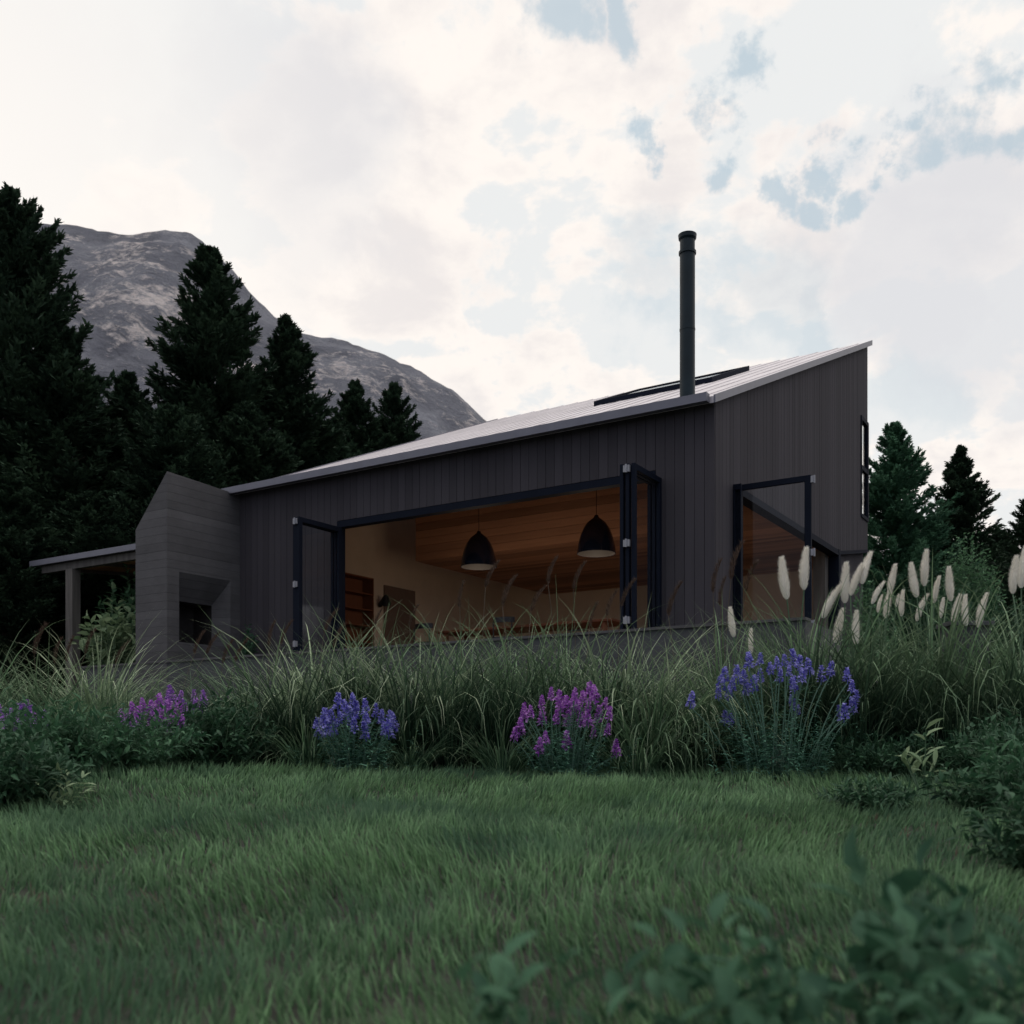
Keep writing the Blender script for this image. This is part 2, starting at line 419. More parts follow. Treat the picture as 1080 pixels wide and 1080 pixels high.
# left end wall and back wall (back wall has the matching corner window)
mb.hexa([(lx(UL),T,-.4),(lx(UL)+T,T,-.4),(lx(UL)+T,ly(BE),-.4),(lx(UL),ly(BE),-.4),(lx(UL),T,zt),(lx(UL)+T,T,zt),(lx(UL)+T,ly(BE),lz(roof_h(BE))-.02),(lx(UL),ly(BE),lz(roof_h(BE))-.02)])
zb = lz(roof_h(BE))-.05
mb.box(lx(UL)+T, -1.6, ly(BE)-T, ly(BE), -.4, zb); mb.box(-1.6, -T, ly(BE)-T, ly(BE), -.4, lz(nh0)); mb.box(-1.6, -T, ly(BE)-T, ly(BE), lz(nh1), zb)
wall = mb.build('wall', M['backing'], house)
# cladding
cf = MB()
boards(cf, 'x', lx(UL), lx(ud0), K(-.38), K(zt+.02), face=-.001)
boards(cf, 'x', lx(ud0), lx(ud1), K(lz(HEAD)+.13), K(zt+.02), face=-.001)
boards(cf, 'x', lx(ud1), .022, K(-.38), K(zt+.02), face=-.001)
cf.build('front_cladding', M['clad_front'], house)
cg = MB()
rt = lambda y: lz(roof_h(y+BC))
boards(cg, 'y', 0, ly(bg0), K(-.38), rt, face=.001, outward=1)
boards(cg, 'y', ly(bg0), ly(bg1), K(lz(gh)), rt, face=.001, outward=1)
lowf = lambda y: lz(gh)+(ebot-gh)*(y-ly(bg1))/(BE-bg1)
boards(cg, 'y', ly(bg1), ly(nb0), lowf, rt, face=.001, outward=1)
boards(cg, 'y', ly(nb0), ly(BE), lowf, K(lz(nh0)), face=.001, outward=1, w=.3)
boards(cg, 'y', ly(nb0), ly(BE), K(lz(nh1)), rt, face=.001, outward=1, w=.3)
cg.build('gable_cladding', M['clad_front'], house)
# roof: sheet, standing seams, verge trim, gutter
be0 = 14.10
ro = MB(); th = .10
u0, u1 = -15.87, UC+.07
def rz(b): return lz(roof_h(b))
y0, y1 = ly(be0), ly(BE)+.15
r0_, r1_ = rz(be0), rz(BE+.15)
def on_roof(px, py):
    r = (px-540)/F; s = (785-py)/F       # ray meets plane h = 5.26+(b-14.29)*.422
    bdir = r*B[0]+B[1]; t = (5.26-14.29*.422)/(s-.422*bdir); return (r*A[0]+A[1])*t, bdir*t
ua, ba = on_roof(632, 427); ub, bb = on_roof(742, 405.5); uc_, bc_ = on_roof(794, 390)
bs0 = (ba+bb)/2; bs1 = bc_; us1 = (ub+uc_)/2; us0 = ua
print('skylight', us0, us1, bs0, bs1)
def slab(mb_, xa, xb, ya, yb, lo, hi):
    za, zb_ = rt_(ya), rt_(yb)
    mb_.hexa([(xa,ya,za+lo),(xb,ya,za+lo),(xb,yb,zb_+lo),(xa,yb,zb_+lo),(xa,ya,za+hi),(xb,ya,za+hi),(xb,yb,zb_+hi),(xa,yb,zb_+hi)])
rt_ = lambda y: lz(roof_h(y+BC))
sx0, sx1, sy0, sy1 = lx(us0)+.07, lx(us1)-.07, ly(bs0)+.07, ly(bs1)-.07
slab(ro, lx(u0), sx0, y0, y1, 0, th); slab(ro, sx1, lx(u1), y0, y1, 0, th)
slab(ro, sx0, sx1, y0, sy0, 0, th); slab(ro, sx0, sx1, sy1, y1, 0, th)
x = lx(u0)+.3
while x < lx(u1)-.1:
    if sx0-.05 < x < sx1+.03: slab(ro, x, x+.012, y0, sy0-.06, th, th+.012); slab(ro, x, x+.012, sy1+.06, y1, th, th+.012)
    else: slab(ro, x, x+.012, y0, y1, th, th+.012)
    x += .47
roof = ro.build('roof', M['roof'], house)
vt = MB()
for (xa, xb) in ((lx(u1), lx(u1)+.03), (lx(u0)-.03, lx(u0))):
    vt.hexa([(xa,y0,r0_),(xb,y0,r0_),(xb,y1,r1_),(xa,y1,r1_),(xa,y0,r0_+th+.02),(xb,y0,r0_+th+.02),(xb,y1,r1_+th+.02),(xa,y1,r1_+th+.02)])
vt.build('verge_trim', M['gutter'], roof)
gu = MB()
gt = lz(5.215); gb = lz(5.085)
gu.box(lx(u0)-.03, lx(u1)-.06, y0-.13, y0-.115, gb, gt); gu.box(lx(u0)-.03, lx(u1)-.06, y0-.115, y0-.003, gb, gb+.015)
gu.box(lx(u1)-.075, lx(u1)-.06, y0-.115, y0-.003, gb+.015, gt); gu.box(lx(u0)-.03, lx(u0)-.015, y0-.115, y0-.003, gb+.015, gt)
gu.build('gutter', M['gutter'], house)
# roof light: raised frame and pane lying on the slope
sk = MB(); skp = MB()
def rq(xa, xb, ba_, bb_, lo, hi, mb_):
    ya, yb = ly(ba_), ly(bb_); za, zb_ = rz(ba_)+th, rz(bb_)+th
    mb_.hexa([(xa,ya,za+lo),(xb,ya,za+lo),(xb,yb,zb_+lo),(xa,yb,zb_+lo),(xa,ya,za+hi),(xb,ya,za+hi),(xb,yb,zb_+hi),(xa,yb,zb_+hi)])
fw = .07
rq(lx(us0), lx(us1), bs0, bs0+fw, .0, .11, sk); rq(lx(us0), lx(us1), bs1-fw, bs1, .0, .11, sk)
rq(lx(us0), lx(us0)+fw, bs0+fw, bs1-fw, .0, .11, sk); rq(lx(us1)-fw, lx(us1), bs0+fw, bs1-fw, .0, .11, sk)
rq(lx(us0)+fw, lx(us1)-fw, bs0+fw, bs1-fw, .045, .085, skp)
skl = sk.build('roof_light', M['metal_dark'], roof)
skp.build('roof_light_pane', M['glass'], roof)
# flue
uf = uat(725, 14.62); tf = dep(uf, 14.62)
fz0 = rz(14.62)+.02; fz1 = lz(hat(248, tf)); fl = MB()
R0 = .118
fl.tube((0, 0, fz0), (0, 0, fz1-.30), R0, n=28); fl.tube((0, 0, fz1-.30), (0, 0, fz1-.26), R0+.018, n=28)
fl.tube((0, 0, fz1-.26), (0, 0, fz1-.07), R0-.002, n=28); fl.lathe([(R0, fz1-.09), (R0+.02, fz1-.06), (R0+.026, fz1), (R0-.01, fz1), (R0-.02, fz1-.05), (0.001, fz1-.05)])
fl.lathe([(R0+.06, fz0+.0), (R0+.04, fz0+.05), (R0+.001, fz0+.09)])
for z in (fz0+1.15,): fl.tube((0, 0, z), (0, 0, z+.03), R0+.005, n=28)
f_ = fl.build('flue', M['flue'], house, (lx(uf), ly(14.62), 0))
# big opening frame (part), track along the head
fr = MB(); z_h = lz(HEAD)
fr.box(lx(ud0), lx(ud1), -.03, .14, z_h, z_h+.12); fr.box(lx(ud0), lx(ud0)+.06, -.028, .138, -.02, z_h); fr.box(lx(ud1)-.06, lx(ud1), -.028, .138, -.02, z_h)
fr.build('door_frame', M['metal_dark'], house)
# folded door leaves. local frame of a leaf: along +x from hinge, thickness y, up z
def leaf(name, L, H, loc, ang, t=.055, stile=.085, rail=.09, hinge=None, hw=.05, parent=house, label=None):
    e = MB()
    e.box(0, stile, -t/2, t/2, 0, H); e.box(L-stile, L, -t/2, t/2, 0, H)
    e.box(stile, L-stile, -t/2+.002, t/2-.002, 0, rail); e.box(stile, L-stile, -t/2+.002, t/2-.002, H-rail, H)
    o = e.build(name, M['metal_dark'], parent, loc, bevel=.004); o.rotation_euler.z = ang
    if label: o['label'] = label
    p = MB(); p.poly([(stile, 0, rail), (L-stile, 0, rail), (L-stile, 0, H-rail), (stile, 0, H-rail)]); p.build('pane', M['glass'], o)
    if hinge is not None:
        for z in hinge:
            h = MB(); h.box(L-.005, L+.035, -hw, hw, z, z+.10); h.tube((L+.04, 0, z-.01), (L+.04, 0, z+.11), .016, n=10)
            h.build('hinge', M['steel'], o)
    return o
DH = HEAD-FL+.02
bl_near = bat(315, ud0+.05); br_near = bat(664, ud1-.05)
print('leaf lengths', BC-bl_near, BC-br_near)
Ll = 1.12
Lr = 1.02
for k in (0, 1, 2):
    leaf('door_leaf', Ll-.01*k, DH-.03, (lx(ud0)+.10-.075*k, -.03, 0), -math.pi/2+math.radians(.8*(k-1)), hinge=(.22, 1.30, DH-.16) if k == 1 else None, label='folded glass door leaf at the left end of the wide opening')
for k in (0, 1, 2):
    leaf('door_leaf', Lr-.01*k, DH-.03, (lx(ud1)-.07+.075*k, -.03, 0), -math.pi/2+math.radians(.8*(k-1)), hinge=(.22, 1.35, DH-.16) if k == 1 else None, label='folded glass door leaf at the right end of the wide opening')
# gable opening: timber lined jamb, dark head and leaf swung out
gf = MB()
gf.box(-.16, .05, ly(bg0)-.02, ly(bg0)+.10, -.02, lz(gh)); gf.box(-.16, .045, ly(bg0)+.10, ly(bg1)-.02, lz(gh)-.10, lz(gh)+.015)
gf.box(-.16, .05, ly(bg1)-.06, ly(bg1)+.10, -.02, lz(gh)+.03)
gf.hexa([(-.16, ly(bg1)+.10, lz(gh)-.06), (.045, ly(bg1)+.10, lz(gh)-.06), (.045, ly(BE), lz(ebot)-.08), (-.16, ly(BE), lz(ebot)-.08), (-.16, ly(bg1)+.10, lz(gh)+.02), (.045, ly(bg1)+.10, lz(gh)+.02), (.045, ly(BE), lz(ebot)-.004), (-.16, ly(BE), lz(ebot)-.004)])
gf.build('gable_door_frame', M['metal_dark'], house)
MB().box(-.42, -.17, ly(bg1)-.32, ly(bg1)-.07, 0, lz(gh)).build('timber_jamb', M['post'], house)
up_ = uat(852, bg0+.04)-UC
leaf('gable_door_leaf', up_, DH-.08, (.05, ly(bg0)+.06, 0), 0, stile=.10, hinge=(.22, 1.3, DH-.2), hw=.03, label='single glass door leaf swung out from the gable opening')
leaf('gable_door_leaf', .95, DH-.08, (.05, ly(bg0)-.015, 0), math.radians(-3), stile=.10).scale = (.12, 1, 1)
# recessed side wall past the gable opening
rw = MB(); boards(rw, 'y', ly(bg1)+.1, ly(BE), K(-.38), lambda y: lowf(y)-.085, w=.2, face=-.10, outward=1)
rw.box(-.30, -.101, ly(bg1)+.1, ly(BE), -.38, lz(gh)-.10); rw.build('recessed_cladding', M['clad_front'], house)
# corner window (frame and pane) at the top of the gable
wf = MB(); a0, a1 = ly(nb0), ly(BE)+.02; zz0, zz1 = lz(nh0), lz(nh1); zm = zz0+(zz1-zz0)*.5
wf.box(-.06, .05, a1-.10, a1, zz0, zz1); wf.box(-.06, .05, a0, a0+.05, zz0, zz1)
wf.box(-.06, .05, a0+.05, a1-.10, zz1-.09, zz1); wf.box(-.06, .05, a0+.05, a1-.10, zz0, zz0+.08); wf.box(-.055, .045, a0+.05, a1-.10, zm-.06, zm+.04)
wo = wf.build('corner_window', M['metal_dark'], house)
MB().box(-.01, .005, a0+.05, a1-.10, zz0+.08, zz1-.09).build('pane', M['glass'], wo)
MB().box(-1.6, -.2, a1-.12, a1-.1, zz0, zz1).build('pane', M['glass'], wo)
# interior: floor, plaster, ceiling, loft
itr = MB()
itr.box(lx(UL)+T, -T, T, ly(BE)-T, -.25, 0); itr.build('floor', M['floor'], house)
pl = MB(); e = .012
pl.hexa([(lx(UL)+T,T,0),(lx(UL)+T+e,T,0),(lx(UL)+T+e,ly(BE)-T,0),(lx(UL)+T,ly(BE)-T,0),(lx(UL)+T,T,rt(T)-.05),(lx(UL)+T+e,T,rt(T)-.05),(lx(UL)+T+e,ly(BE)-T,rt(ly(BE)-T)-.05),(lx(UL)+T,ly(BE)-T,rt(ly(BE)-T)-.05)])
pl.build('end_wall_plaster', M['cream'], house); pl = MB()
pl.box(lx(UL)+T+e, -1.7, ly(BE)-T-e, ly(BE)-T, 0, zb-.1)
pl.box(-1.7, -T-e, ly(BE)-T-e, ly(BE)-T, 0, lz(nh0)-.05)
pl.build('back_wall_plaster', M['cream'], house); pl = MB()
pl.box(-T-e, -T, T, ly(bg0)-.02, 0, rt(T)-.05)
pl.build('corner_plaster', M['cream'], house)
ce = MB(); n = 60; w = (ly(BE)-T-T)/n
for i in range(n):
    ya, yb = T+i*w+.004, T+(i+1)*w-.004
    xs = [(lx(UL)+T+e, -T-e)] if (yb < sy0 or ya > sy1) else [(lx(UL)+T+e, sx0), (sx1, -T-e)]
    for xa, xb in xs: slab(ce, xa, xb, ya, yb, -.035, -.01)
ce.build('ceiling', M['wood'], house)
# loft box: front boards and underside
bf = 17.92; LH = lz(4.152); ulf = uat(439, bf)
lo = MB(); y = ly(bf)
nb_ = 20; z = LH
while z < rt(y)-.3:
    h_ = random.choice((.17, .17, .21)); ztop = min(z+h_-.008, rt(y)-.06)
    lo.box(lx(ulf), -T-e-.01, y-.02-random.uniform(0, .004), y, z, ztop); z += h_
lo.box(lx(ulf)+.01, -T-e-.02, y, ly(BE)-T-e-.01, LH+.02, LH+.22)
n = 34; w = (ly(BE)-T-y-.06)/n
for i in range(n):
    lo.box(lx(ulf), -T-e-.02, y+i*w+.004, y+(i+1)*w-.004, LH-random.uniform(0, .003), LH+.02)
z = LH+.22
lo.box(lx(ulf)+.01, lx(ulf)+.05, y, ly(BE)-T-e-.02, LH+.22, LH+1.15)
loft = lo.build('loft', M['wood'], house)
# left inner wall: painted door leaf; back wall counter hidden below view
iu = UL+T+.03
d0, d1 = bat(405, iu), bat(437, iu); dtop = lz(hat(617, dep(iu, d0)))
MB().box(lx(iu)-.018, lx(iu)+.03, ly(d0), ly(d1), 0, dtop).build('inner_door', M['door_paint'], house)

# terrace platform
H_T = 1.59
tb0 = 12.47
tr = empty('terrace', world(UC, tb0, H_T), ROT)
tag(tr, 'raised dark concrete terrace platform the house stands on', 'terrace')
ule = uat(84, tb0); ure = UC+1.9
MB().box(ule-UC, ure-UC, 0, BC-tb0-.04, -1.75, -.04).box(-10.6, ure-UC, BC-tb0-.04, BC-tb0+11, -1.75, -.46).build('slab', M['terrace'], tr)
MB().box(ule-UC-.01, ure-UC+.01, -.03, .22, -.038, 0).build('coping', M['concrete'], tr)

# chimney block
ch = empty('outdoor_fireplace', world(UL, 12.46, -1.6), ROT)
tag(ch, 'board marked concrete chimney block with square firebox at the left end of the house', 'fireplace')
cb0, cb1 = 12.46, 14.27
t0 = dep(UL, 12.46)
top0 = 5.19+1.6; top1 = 5.11+1.6; xl = uat(143, cb0)-UL; lft = hat(559, dep(xl+UL, cb0))+1.6
D = cb1-cb0
hb0, hb1 = bat(189, UL)-cb0, bat(243, UL)-cb0
hz1 = hat(603, dep(UL, hb0+cb0))+1.6; hz0 = hat(677, dep(UL, hb0+cb0))+1.6
print('chimney', xl, lft, top0, 'niche', hb0, hb1, hz0, hz1, 'D', D)
m = MB()
bot = 0.0
m.poly([(0,0,bot),(0,0,top0),(xl,0,lft),(xl,0,bot)])                          # face toward the lawn
m.poly([(0,D,bot),(xl,D,bot),(xl,D,lft),(0,D,top1)])
m.poly([(xl,0,bot),(xl,0,lft),(xl,D,lft),(xl,D,bot)])
m.poly([(0,0,top0),(0,D,top1),(xl,D,lft),(xl,0,lft)])
m.poly([(0,0,bot),(0,hb0,bot),(0,hb0,top0+(top1-top0)*hb0/D),(0,0,top0)])
m.poly([(0,hb1,bot),(0,D,bot),(0,D,top1),(0,hb1,top0+(top1-top0)*hb1/D)])
m.poly([(0,hb0,bot),(0,hb1,bot),(0,hb1,hz0),(0,hb0,hz0)])
m.poly([(0,hb0,hz1),(0,hb1,hz1),(0,hb1,top0+(top1-top0)*hb1/D),(0,hb0,top0+(top1-top0)*hb0/D)])
s = .26; ib1 = hb1-.26; iz1 = hz1-.52                        # splayed throat
m.poly([(0,hb0,hz1),(0,hb1,hz1),(-s,ib1,iz1),(-s,hb0,iz1)][::-1]); m.poly([(0,hb1,hz0),(0,hb1,hz1),(-s,ib1,iz1),(-s,ib1,hz0)])
m.poly([(0,hb0,hz0),(0,hb1,hz0),(-s,ib1,hz0),(-s,hb0,hz0)]); m.poly([(0,hb0,hz0),(-s,hb0,hz0),(-s,hb0,iz1),(0,hb0,hz1)])
m.build('chimney', M['concrete'], ch)
k = MB(); s2 = .8
k.poly([(-s,hb0,hz0),(-s,ib1,hz0),(-s2,ib1,hz0),(-s2,hb0,hz0)]); k.poly([(-s,hb0,iz1),(-s2,hb0,iz1),(-s2,ib1,iz1),(-s,ib1,iz1)])
k.poly([(-s,hb0,hz0),(-s2,hb0,hz0),(-s2,hb0,iz1),(-s,hb0,iz1)]); k.poly([(-s,ib1,hz0),(-s,ib1,iz1),(-s2,ib1,iz1),(-s2,ib1,hz0)])
k.poly([(-s2,hb0,hz0),(-s2,ib1,hz0),(-s2,ib1,iz1),(-s2,hb0,iz1)])
k.build('firebox', simple('sooty steel', (.025, .022, .022), .7, .3, 5), ch)

# canopy to the left of the chimney
cb = 14.0
cv = empty('canopy', world(uat(143, cb), cb, 1.2), ROT)
tag(cv, 'low timber lined canopy on a square post left of the concrete chimney', 'canopy')
ux = uat(143, cb); xL = uat(31, cb)-ux; xr = .9
zc = hat(592, dep(uat(31, cb), cb))-1.2       # top of fascia
sl = math.tan(math.radians(5))
m = MB(); m.hexa([(xL,0,zc-.13),(xr,0,zc-.13),(xr,4.2,zc-.13+4.2*sl),(xL,4.2,zc-.13+4.2*sl),(xL,0,zc),(xr,0,zc),(xr,4.2,zc+4.2*sl),(xL,4.2,zc+4.2*sl)]); m.build('roof', M['gutter'], cv)
m = MB(); m.box(xL+.28, xr, .14, .26, zc-.30, zc-.131); m.build('beam', M['post'], cv)
m = MB()
i = 0; yy = .28
while yy < 4.0:
    zt_ = zc-.14+yy*sl
    m.box(xL+.25, xr, yy, yy+.13, zt_-.03, zt_-.008); yy += .14
m.build('soffit', M['soffit'], cv)
m = MB()
for xx in np.arange(xL+.5, xr, 1.5): m.hexa([(xx,.27,zc-.24),(xx+.06,.27,zc-.24),(xx+.06,4.0,zc-.24+3.7*sl),(xx,4.0,zc-.24+3.7*sl),(xx,.27,zc-.165),(xx+.06,.27,zc-.165),(xx+.06,4.0,zc-.165+3.7*sl),(xx,4.0,zc-.165+3.7*sl)])
m.build('rafters', M['post'], cv)
for (bx_, by_) in ((uat(77, cb+.2)-ux, .2), (uat(77, cb+.2)-ux, 3.7)):
    MB().box(bx_-.13, bx_+.13, by_-.11, by_+.11, -1.3, zc-.301 if by_ < 1 else zc-.31+by_*sl-.02).build('post', M['post'], cv, bevel=.008)

# ------------------------------------------------------------------ inside furniture
def pendant(px, yb, label):
    b = 16.6; u = uat(px, b); t = dep(u, b); h0 = hat(yb, t)
    e = empty('pendant_lamp', world(u, b, h0)); tag(e, label, 'lamp', 'pendant lamps over the dining table')
    r = .365; H = .78
    H = .68; prof = [(r, 0), (r*.985, .06), (r*.95, .15), (r*.89, .25), (r*.80, .36), (r*.66, .48), (r*.48, .58), (r*.28, .64), (.05, H), (.035, H+.04), (.03, H+.04)]
    MB().lathe(prof, n=40).build('lamp_shade', M['lamp'], e, smooth=True)
    MB().lathe([(max(.02, q-.012), z) for q, z in prof[:8]], n=40).build('shade_lining', M['lamp_in'], e, smooth=True)
    MB().tube((0, 0, .45), (0, 0, .30), .03, .03, 12).lathe([(.001, .16), (.04, .18), (.055, .23), (.045, .28), (.025, .31)], n=14).build('bulb', M['bulb'], e, smooth=True)
    L_ = bpy.data.lights.new('room_fill', 'POINT'); L_.energy = 20; L_.color = (1, .80, .62); L_.shadow_soft_size = .3  # fill light added below the shade to brighten the dark room
    g_ = bpy.data.objects.new('room_fill', L_); C.objects.link(g_); g_.parent = e; g_.location = (0, 0, -.30)
    MB().tube((0, 0, H+.05), (0, 0, (roof_h(b)-h0)-.05), .006, n=6).build('cord', M['black'], e)
pendant(505, 598, 'dark bell shaped pendant lamp on the left, over the cream wall')
pendant(629, 584, 'dark bell shaped pendant lamp nearer the right folded doors')
# tall red-brown shelf against the end wall
s0, s1 = bat(359, iu+.4), bat(384, iu+.02)
shh = hat(612, dep(iu, s1))-FL
sh = empty('bookcase', world(iu+.03, (s0+s1)/2, FL), ROT); tag(sh, 'tall red brown wooden bookcase against the cream end wall', 'bookcase')
hw_ = abs(s1-s0)/2*.9
MB().box(0, .34, -hw_, -hw_+.03, 0, shh).box(0, .34, hw_-.03, hw_, 0, shh).box(0, .02, -hw_+.03, hw_-.03, 0, shh).box(.02, .34, -hw_+.03, hw_-.03, shh-.03, shh).build('case', M['redwood'], sh)
for z in np.linspace(.05, shh-.4, 6): MB().box(.021, .33, -hw_+.031, hw_-.031, z, z+.03).build('shelf', M['redwood'], sh)
# wall lamp on the end wall
wb = bat(400, iu); wl = empty('wall_lamp', world(iu+.02, wb, hat(638, dep(iu, wb))), ROT); tag(wl, 'small black wall lamp with angled shade on the cream end wall', 'lamp')
MB().lathe([(.001, 0), (.06, 0), (.06, .02), (.001, .02)]).build('wall_plate', M['black'], wl).rotation_euler = (0, math.pi/2, 0)
MB().tube((.02, 0, 0), (.22, -.06, .12), .012).build('arm', M['black'], wl)
o = MB().lathe([(.03, .12), (.05, .1), (.14, -.1), (.135, -.1), (.045, .09)], .0, .0).build('lamp_shade', M['black'], wl, (.24, -.08, .1)); o.rotation_euler = (.5, .6, 0)
# dining table and chairs behind the terrace edge
tbx = uat(560, 16.7); dt = empty('dining_table', world(tbx, 16.7, FL), ROT); tag(dt, 'long wooden dining table inside the wide opening under the pendant lamps', 'table')
MB().box(-2, 2, -.45, .45, .70, .745).build('table_top', M['redwood'], dt, bevel=.006)
for sx in (-1.8, 1.8):
    for sy in (-.36, .36): MB().box(sx-.04, sx+.04, sy-.04, sy+.04, 0, .699).build('leg', M['redwood'], dt)
def chair(px, b, rz_, label):
    e = empty('dining_chair', world(uat(px, b), b, FL), ROT+rz_); tag(e, label, 'chair', 'black dining chairs inside the opening')
    MB().box(-.22, .22, -.22, .22, .44, .48).build('seat', M['black'], e, bevel=.01)
    m = MB(); n = 8
    for i in range(n):
        a0 = -1.0+2.0*i/n; a1 = -1.0+2.0*(i+1)/n
        f = lambda a, r: (r*math.sin(a), .22-.0*r+ (1-math.cos(a))*-.18)
        x0, yA = f(a0, .26); x1, yB = f(a1, .26)
        m.hexa([(x0,yA,.74),(x1,yB,.74),(x1,yB+.03,.74),(x0,yA+.03,.74),(x0,yA,.84),(x1,yB,.84),(x1,yB+.03,.84),(x0,yA+.03,.84)])
    m.build('backrest', M['black'], e)
    for sx in (-.19, .19):
        MB().tube((sx, .2, .0), (sx, .22, .75), .014).build('leg', M['black'], e); MB().tube((sx*1.05, -.2, 0), (sx, -.19, .44), .014).build('leg', M['black'], e)
chair(452, 15.9, math.pi, 'black curved back dining chair nearest the left folded doors')
chair(535, 15.9, math.pi+.15, 'black dining chair standing between the two pendant lamps')
chair(605, 17.5, 0, 'black dining chair on the far side of the table toward the right lamp')
# small concrete block wall right of the house
cbk = empty('concrete_planter', (4.95, 10.9, 0)); tag(cbk, 'low dark concrete planter block among the pale plumes at the right', 'planter')
hz = EYE+hat(657, 10.9)
MB().box(-.2, .22, -.16, .16, .3, hz-.05).build('block', M['terrace'], cbk, bevel=.01); MB().box(-.23, .25, -.19, .19, hz-.0495, hz).build('coping', M['terrace'], cbk, bevel=.006)

# ------------------------------------------------------------------ mountain
prof = np.array([(-700, 420), (-300, 330), (-120, 262), (-20, 236), (38, 232), (90, 236), (125, 244), (150, 241.5), (185, 240), (203, 243), (222, 256), (245, 281), (262, 302), (290, 330), (318, 348),
                 (345, 353), (376, 360), (400, 368), (425, 380), (450, 392), (475, 406), (498, 426), (515, 441), (560, 478), (640, 540), (760, 620), (900, 690), (1100, 760), (1400, 800)], float)
DM = 620.0
mx = np.linspace(-800, 560, 420); my = np.linspace(0, 1, 150)
def fb(x, y, o=5):
    v = 0; a = 1
    for i in range(o):
        c_, s_ = math.cos(i*1.3+.4), math.sin(i*1.3+.4)
        xr, yr = x*c_-y*s_, x*s_+y*c_
        v = v + a*np.sin(xr*2**i+1.7*i+1.3*np.sin(yr*2**i*.7))*np.cos(yr*2**i*1.1+.6*i); a *= .5
    return v
MX, MY = np.meshgrid(mx, my)
px = 540+MX/DM*F
ridge = (785-np.interp(px, prof[:, 0], prof[:, 1]))/F*DM
ridge = np.maximum(ridge, 0)
# front slope rises toward the ridge at MY=.8, falls behind
s = np.where(MY < .8, MY/.8, 1-(MY-.8)/.2*.7)
prf = np.where(MY < .8, s**.85, s)
Yw = DM-330*(1-MY/.8)
Zw = ridge*prf
scale_x = Yw/DM
amp = np.clip((1-s)*3, 0, 1)*.9*np.clip(ridge/80, 0, 1)
Zw = Zw + amp*13*fb(MX/50, Yw/50) + np.clip((1-s)*6, 0, 1)*4.5*fb(MX/15+3, Yw/15, 4)*np.clip(ridge/60, 0, 1) + 1.0*fb(MX/6, Yw/6, 4)*np.clip(ridge/60, 0, 1)
MV = np.stack([MX*(.85+.15*scale_x), Yw, EYE+Zw-2], -1).reshape(-1, 3)
nx = len(mx); ii, jj = np.meshgrid(np.arange(nx-1), np.arange(len(my)-1)); q = (jj*nx+ii).ravel()
mm, nt, bs = newmat('grey mountain rock')
v = coords(nt)
n1 = noise(nt, v, .02, 10, .62, .6); n2 = noise(nt, coords(nt, (1, 1, 1.3)), .19, 12, .72, .4); n4 = noise(nt, coords(nt, (1, .3, 1), ), .012, 3, .5); n3 = noise(nt, v, .45, 10, .7)
c = ramp(nt, n1, [(.33, (.19, .20, .24)), (.64, (.50, .51, .57))])
c = mixc(nt, math_(nt, 'MULTIPLY', n3, .55), c, (.12, .122, .15))
kk = N(nt, 'ShaderNodeMapRange'); nt.links.new(math_(nt, 'ADD', math_(nt, 'MULTIPLY', n2, .55), math_(nt, 'MULTIPLY_ADD', n4, .5, math_(nt, 'MULTIPLY', noise(nt, coords(nt, (1, 1, 1.2)), .045, 8, .6, .4), .45))), kk.inputs[0]); kk.inputs[1].default_value = .77; kk.inputs[2].default_value = .88
c = mixc(nt, kk.outputs[0], c, (.95, .86, .83))  # warm pale patches: sunlight on the ridges painted into the rock colour
nt.links.new(c, bs.inputs['Base Color']); bs.inputs['Roughness'].default_value = .9; bs.inputs['Specular IOR Level'].default_value = .15
bump(nt, bs, math_(nt, 'ADD', n3, math_(nt, 'MULTIPLY', n2, 2)), 1.0, 6)
mo = obj('mountain', np_mesh('mountain', MV, [np.stack([q, q+1, q+nx+1, q+nx], 1)], smooth=True), mm)
tag(mo, kind='structure')

# ------------------------------------------------------------------ trees
M['conifer'] = leaf_mat('dark conifer needles', (.012, .026, .017), (.055, .095, .055), trans=.2, rough=.7, spec=.08)
M['conifer_g'] = leaf_mat('green conifer needles', (.035, .09, .055), (.12, .25, .15), trans=.25, rough=.7, spec=.08)
CR = [conifer_crown('crown', 10, 2.7, 560, seed=1, leaf=.12, per=190), conifer_crown('crown', 10, 3.1, 640, seed=5, leaf=.12, per=190, shape=.85), conifer_crown('crown', 10, 2.5, 520, seed=9, leaf=.115, per=190, shape=1.1)]
TK = [trunk_mesh('trunk', 10, .2, 46, 2.4, 1), trunk_mesh('trunk', 10, .22, 46, 2.8, 2), trunk_mesh('trunk', 10, .18, 46, 2.1, 3)]
CRg = [m_.copy() for m_ in CR]
def conifer(px, ytop, d, kind, wide, label, green=False, rz_=0, grp='dark conifers behind the house'):
    x = (px-540)/F*d; z0 = float(gz(x, d))-.1; H = EYE+hat(ytop, d)-z0
    e = empty('conifer_tree', (x, d, z0), rz_); tag(e, label, 'tree', grp)
    s = H/10
    me = (CRg if green else CR)[kind]
    wide *= 1.06
    o = obj('crown', me, M['conifer_g'] if green else M['conifer'], e); o.scale = (s*wide, s*wide, s)
    o = obj('trunk', TK[kind], M['bark'], e); o.scale = (s*wide, s*wide, s)
    return e
G1 = 'dark conifers left of and behind the house'
conifer(8, 203, 31, 1, 1.0, 'tallest dark conifer at the left edge with its top over the mountain', rz_=1)
conifer(222, 262, 34, 0, 1.12, 'tall pointed conifer rising behind the concrete chimney', rz_=2)
conifer(302, 334, 36, 2, 1.25, 'conifer behind the left end of the metal roof', rz_=.4)
conifer(133, 393, 33, 0, 1.25, 'shorter conifer between the tallest left tree and the pointed one', rz_=3.4)
